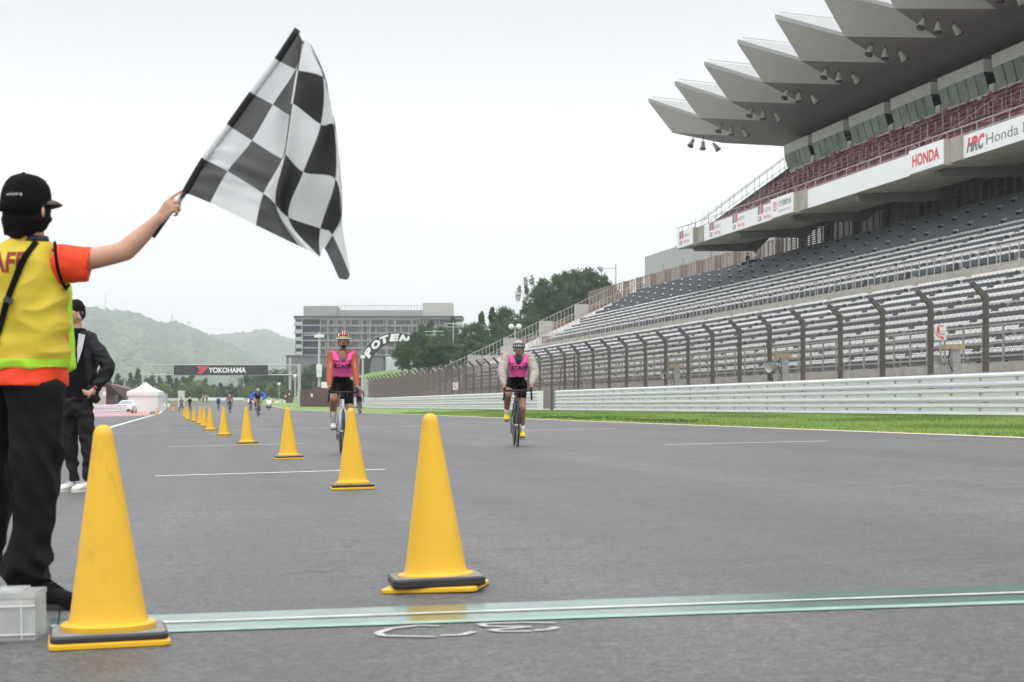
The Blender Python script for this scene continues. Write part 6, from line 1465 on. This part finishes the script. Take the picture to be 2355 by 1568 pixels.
M_yshoe = mat('shoe_yellow', (.80, .58, .02), .5); M_whb = mat('frame_white_blue', (.55, .58, .66), .3, coat=.4); M_frb = mat('frame_black', (.02, .02, .023), .3, coat=.3)
M_hw_ = mat('helmet_white', (.66, .66, .66), .35); M_hy = mat('helmet_yellow', (.75, .50, .05), .5); M_hr = mat('helmet_red', (.42, .03, .03), .4)
# left rider (tall, upright), right rider (leaning, beige windbreaker)
D = 29.6; p = gp(786, D)
bicycle(p, -.035, 'white and blue road bike ridden by the cyclist with orange sleeves', M_whb, .905)
rider(p, -.035, 'cyclist with orange-brown sleeves and pink STAFF bib, riding upright', dict(skin=M_skin2, head=(.012, -.24, 1.665), chest=(.0, -.03, 1.32), hip=(0, .20, 1.05), sh=((-.160, -.13, 1.475), (.160, -.13, 1.475)),
    el=((-.188, -.27, 1.24), (.188, -.27, 1.24)), hands=((-.205, -.50, .955), (.205, -.50, .955)), knee=((-.135, -.24, .80), (.115, -.06, .62)), ank=((-.125, .02, .46), (.105, .13, .20)), toe=((0, -.14, -.10), (0, -.16, -.09)),
    shorts=M_black, sleeve=M_orange, bib=M_pink, bib_z=1.14, text=1.30, helmet=M_hw_, stripe=M_hy, red=M_hr, shoe=M_wshoe, beard=1, tilt=.05, gloves=1, sock=.55, short=.70, neck=M_skin2))
D = 31.3; p = gp(1186, D)
bicycle(p, -.11, 'black road bike ridden by the cyclist in the beige windbreaker', M_frb, .87)
rider(p, -.11, 'cyclist in beige windbreaker, pink STAFF bib and yellow shoes, head bowed', dict(skin=M_skin2, head=(.03, -.27, 1.515), chest=(.03, -.08, 1.25), hip=(.01, .20, 1.0), sh=((-.155, -.16, 1.40), (.205, -.16, 1.40)),
    el=((-.225, -.30, 1.17), (.265, -.30, 1.15)), hands=((-.205, -.50, .92), (.205, -.50, .92)), knee=((-.14, -.24, .80), (.095, -.03, .60)), ank=((-.145, .03, .52), (.105, .12, .23)), toe=((0, -.13, -.12), (0, -.16, -.09)),
    shorts=M_black, sleeve=M_beige, puff=.028, bib=M_pink, bib_z=1.085, bibw=.145, text=1.235, tx=.01, helmet=M_helm, shoe=M_yshoe, shades=1, tilt=.42, sock=.22, short=.58, neck=M_gun))
# distant riders
base = dict(head=(.0, -.27, 1.50), chest=(0, -.08, 1.24), hip=(0, .20, .99), sh=((-.17, -.16, 1.38), (.17, -.16, 1.38)), el=((-.26, -.28, 1.15), (.26, -.28, 1.15)), hands=((-.205, -.50, .92), (.205, -.50, .92)),
    knee=((-.13, -.22, .80), (.11, -.03, .60)), ank=((-.13, .03, .50), (.105, .12, .21)), bib_z=1.06, bibw=.15, face=0, vox=.022, shorts=M_black, skin=M_skin2, helmet=M_hw_, shoe=M_bar, tilt=.3, sock=.2)
M_blue = mat('blue_jacket', (.03, .09, .50), .7); M_tan = mat('tan_shorts', (.40, .27, .14), .8); M_orr = mat('orange_vest', (.70, .22, .16), .7); M_lv2 = mat('lime_jacket', (.35, .70, .08), .7); M_navyj = mat('navy_jersey', (.03, .04, .12), .7); M_whv = mat('white_top', (.7, .7, .7), .7); M_jred = mat('red_jersey', (.60, .05, .09), .7)
far = [(592.8, 117.5, 1.02, 'cyclist in blue jacket and tan shorts riding with arms spread wide', dict(sleeve=M_blue, puff=.045, bib=M_black, shorts=M_tan, short=.75, el=((-.40, -.20, 1.20), (.40, -.20, 1.20)), sh=((-.2, -.16, 1.36), (.2, -.16, 1.36)), vox=.016)),
       (527.8, 172, 1.0, 'distant cyclist in orange and white vest with dark sleeves', dict(sleeve=M_navyj, bib=M_orr, shorts=mat('blue_grey_trouser', (.08, .10, .14), .8), short=.95)),
       (826, 119, .99, 'cyclist in navy and pink just behind the upright cyclist on the left', dict(sleeve=M_navyj, bib=M_pink, bibw=.11)),
       (502, 240, 1.0, 'distant cyclist in blue jersey left of the one in the orange vest', dict(sleeve=M_blue, bib=M_blue)),
       (576, 215, .97, 'distant cyclist in red and white close behind the one in blue jacket', dict(sleeve=M_whv, bib=M_jred)),
       (467, 340, 1.0, 'tiny distant cyclist in dark clothes, left of two', dict(sleeve=M_navyj, bib=M_whv)), (475, 350, 1.0, 'tiny distant cyclist in pale clothes, right of two', dict(sleeve=M_whv, bib=M_jred))]
for x, D, s, lb, kw in far:
    p = gp(x, D); K = dict(base); K.update(kw)
    if D > 150: K['vox'] = .03
    a = bicycle(p, 0, 'bicycle under the ' + lb.split(' riding')[0].split(' just')[0].split(' close')[0], M_frb, .87, lod=2 if D > 150 else 1); r = rider(p, 0, lb, K); a.scale = r.scale = (s, s, s)
# motorcycle with rider
p = gp(618, 225); mt_ = thing('motorcycle', 'white police-style motorcycle with bright front, far down the track', 'motorcycle', p); V3 = Vector
wheel(mt_, (0, -.7, .31), 'front_wheel', .31, False); wheel(mt_, (0, .7, .31), 'rear_wheel', .31, False)
b = MB(); b.ell((0, -.45, .88), (.34, .30, .30)); b.ell((0, -.35, .62), (.24, .32, .22)); b.ell((0, .2, .75), (.20, .5, .16)); blob('fairing', b, mat('fairing_white', (.8, .8, .8), .3), mt_, .03, 2)
b = MB(); b.ell((0, -.74, .92), (.12, .04, .09)); hlm = bpy.data.materials.new('headlamp_on'); hlm.use_nodes = True; e_ = hlm.node_tree.nodes['Principled BSDF']; e_.inputs['Emission Color'].default_value = (1, 1, 1, 1); e_.inputs['Emission Strength'].default_value = 6; b.build('headlight', hlm, mt_)
b = MB(); b.bb(-.30, .30, -.2, .5, .25, .55); [b.ell((s * .42, -.3, 1.05), (.07, .03, .05)) for s in (-1, 1)]; b.build('engine', M_gun, mt_)
rider(p, 0, 'motorcyclist in lime jacket and white helmet far down the track', dict(base, hands=((-.32, -.35, 1.0), (.32, -.35, 1.0)), knee=((-.28, -.2, .72), (.28, -.2, .72)), ank=((-.25, .1, .35), (.25, .1, .35)), hip=(0, .25, .85), head=(0, 0, 1.46), chest=(0, .1, 1.15), sh=((-.19, .05, 1.32), (.19, .05, 1.32)), el=((-.33, -.1, 1.08), (.33, -.1, 1.08)), sleeve=M_lv2, bib=M_lv2, vox=.03, bib_z=.98))
# standing and seated people
def stander(p, label, K, walk=0., h=1.72, seat=False, rz=0):
    t = thing('person', label, 'person', p, rz); s = h / 1.72; t.scale = (s, s, s); V3 = Vector
    b = MB(); b.ell((0, 0, 1.60), (.075, .09, .11)); chain(b, [((0, 0, 1.52), .05), ((0, 0, 1.40), .08), ((0, 0, 1.0), .10)])
    if seat: H = [((-.1, -.42, .88), (-.1, -.48, .46)), ((.1, -.42, .88), (.12, -.46, .46))]
    else: H = [((-.09 - walk * .3, walk * .2, .5), (-.10 - walk, .0, .08)), ((.09 + walk * .3, -walk * .2, .5), (.10 + walk, 0, .08))]
    for (k, a), sd in zip(H, (-1, 1)):
        chain(b, [((sd * .08, 0, .92), .07), (k, .05), (a, .035)], 8)
        ar = K.get('arm', ((sd * .26, -.02, 1.12), (sd * .22, -.12, .92))) if not seat else ((sd * .22, -.1, 1.15), (sd * .12, -.32, 1.05))
        chain(b, [((sd * .17, 0, 1.38), .045), (ar[0], .036), (ar[1], .028), (V3(ar[1]) + V3((0, -.02, -.07)), .03)], 8)
    blob('body', b, M_skin, t, .022, 1)
    b = MB(); b.ell((0, .015, 1.64), (.088, .10, .09)); b.build('cap' if K.get('cap') else 'hair', K.get('cap') or M_hair, t, smooth=True)
    b = MB(); loftsec(b, [((0, 0, 1.47), Ux0 * .09, Uy0 * .07), ((0, 0, 1.40), Ux0 * .19, Uy0 * .11), ((0, 0, 1.15), Ux0 * .16, Uy0 * .12), ((0, 0, .92), Ux0 * .165, Uy0 * .13)], 16)
    for sd in (-1, 1): chain(b, [((sd * .17, 0, 1.38), .062), ((sd * .24, -.02, 1.2), .052)], 8)
    blob('top', b, K['top'], t, .022, 1)
    b = MB(); b.ell((0, 0, .93), (.16, .13, .10))
    for (k, a), sd in zip(H, (-1, 1)): chain(b, [((sd * .085, 0, .92), .09), (k, .07), (V3(a) + V3((0, 0, .06)), .055)], 8)
    blob('trousers', b, K['leg'], t, .022, 1)
    for (k, a), sd in zip(H, (-1, 1)): b = MB(); b.ell(V3(a) + V3((0, -.05, -.04)), (.05, .13, .045)); b.build('shoe', K.get('shoe', M_bar), t, smooth=True)
    return t
M_gt = mat('grey_shirt', (.12, .13, .15), .8); M_gl = mat('green_trouser', (.05, .09, .08), .8); M_lcap = mat('lime_cap', (.60, .80, .20), .7)
stander(gp(417, 232), 'person in dark grey walking with wide stride in front of the white board', dict(top=M_gt, leg=M_black), .22, rz=.2)
stander(gp(436.5, 238), 'person in lime cap and dark shirt standing beside the bunched cones', dict(top=M_black, leg=M_gl, cap=M_lcap), .02)
def seated(px, D, label, K): 
    p = at(px, HY, D); p.z = 11.2 - .93; t = stander(p, label, K, seat=True, h=1.68, rz=-1.2); return t
seated(1719, 155.5, 'spectator in black sitting alone on the top row, left of the one in white', dict(top=M_black, leg=M_black))
seated(1736, 152.8, 'spectator in white shirt and dark trousers sitting on the top row', dict(top=M_whv, leg=M_black))
HAZE = 0.00028
# ---------------------------------------------------------------- air
hz = bpy.data.materials.new('haze'); hz.use_nodes = True; t = hz.node_tree; t.nodes.remove(t.nodes['Principled BSDF'])
v = N(t, 'ShaderNodeVolumePrincipled'); v.inputs['Color'].default_value = (.93, .975, 1.0, 1); v.inputs['Density'].default_value = HAZE; v.inputs['Anisotropy'].default_value = .2
t.links.new(v.outputs[0], t.nodes['Material Output'].inputs['Volume'])
b = MB(); b.bb(-3600, 3600, -40, 6600, -4, 330); b.build('haze', hz, kind='stuff', label='pale thin mist filling the air over the whole circuit', cat='haze')
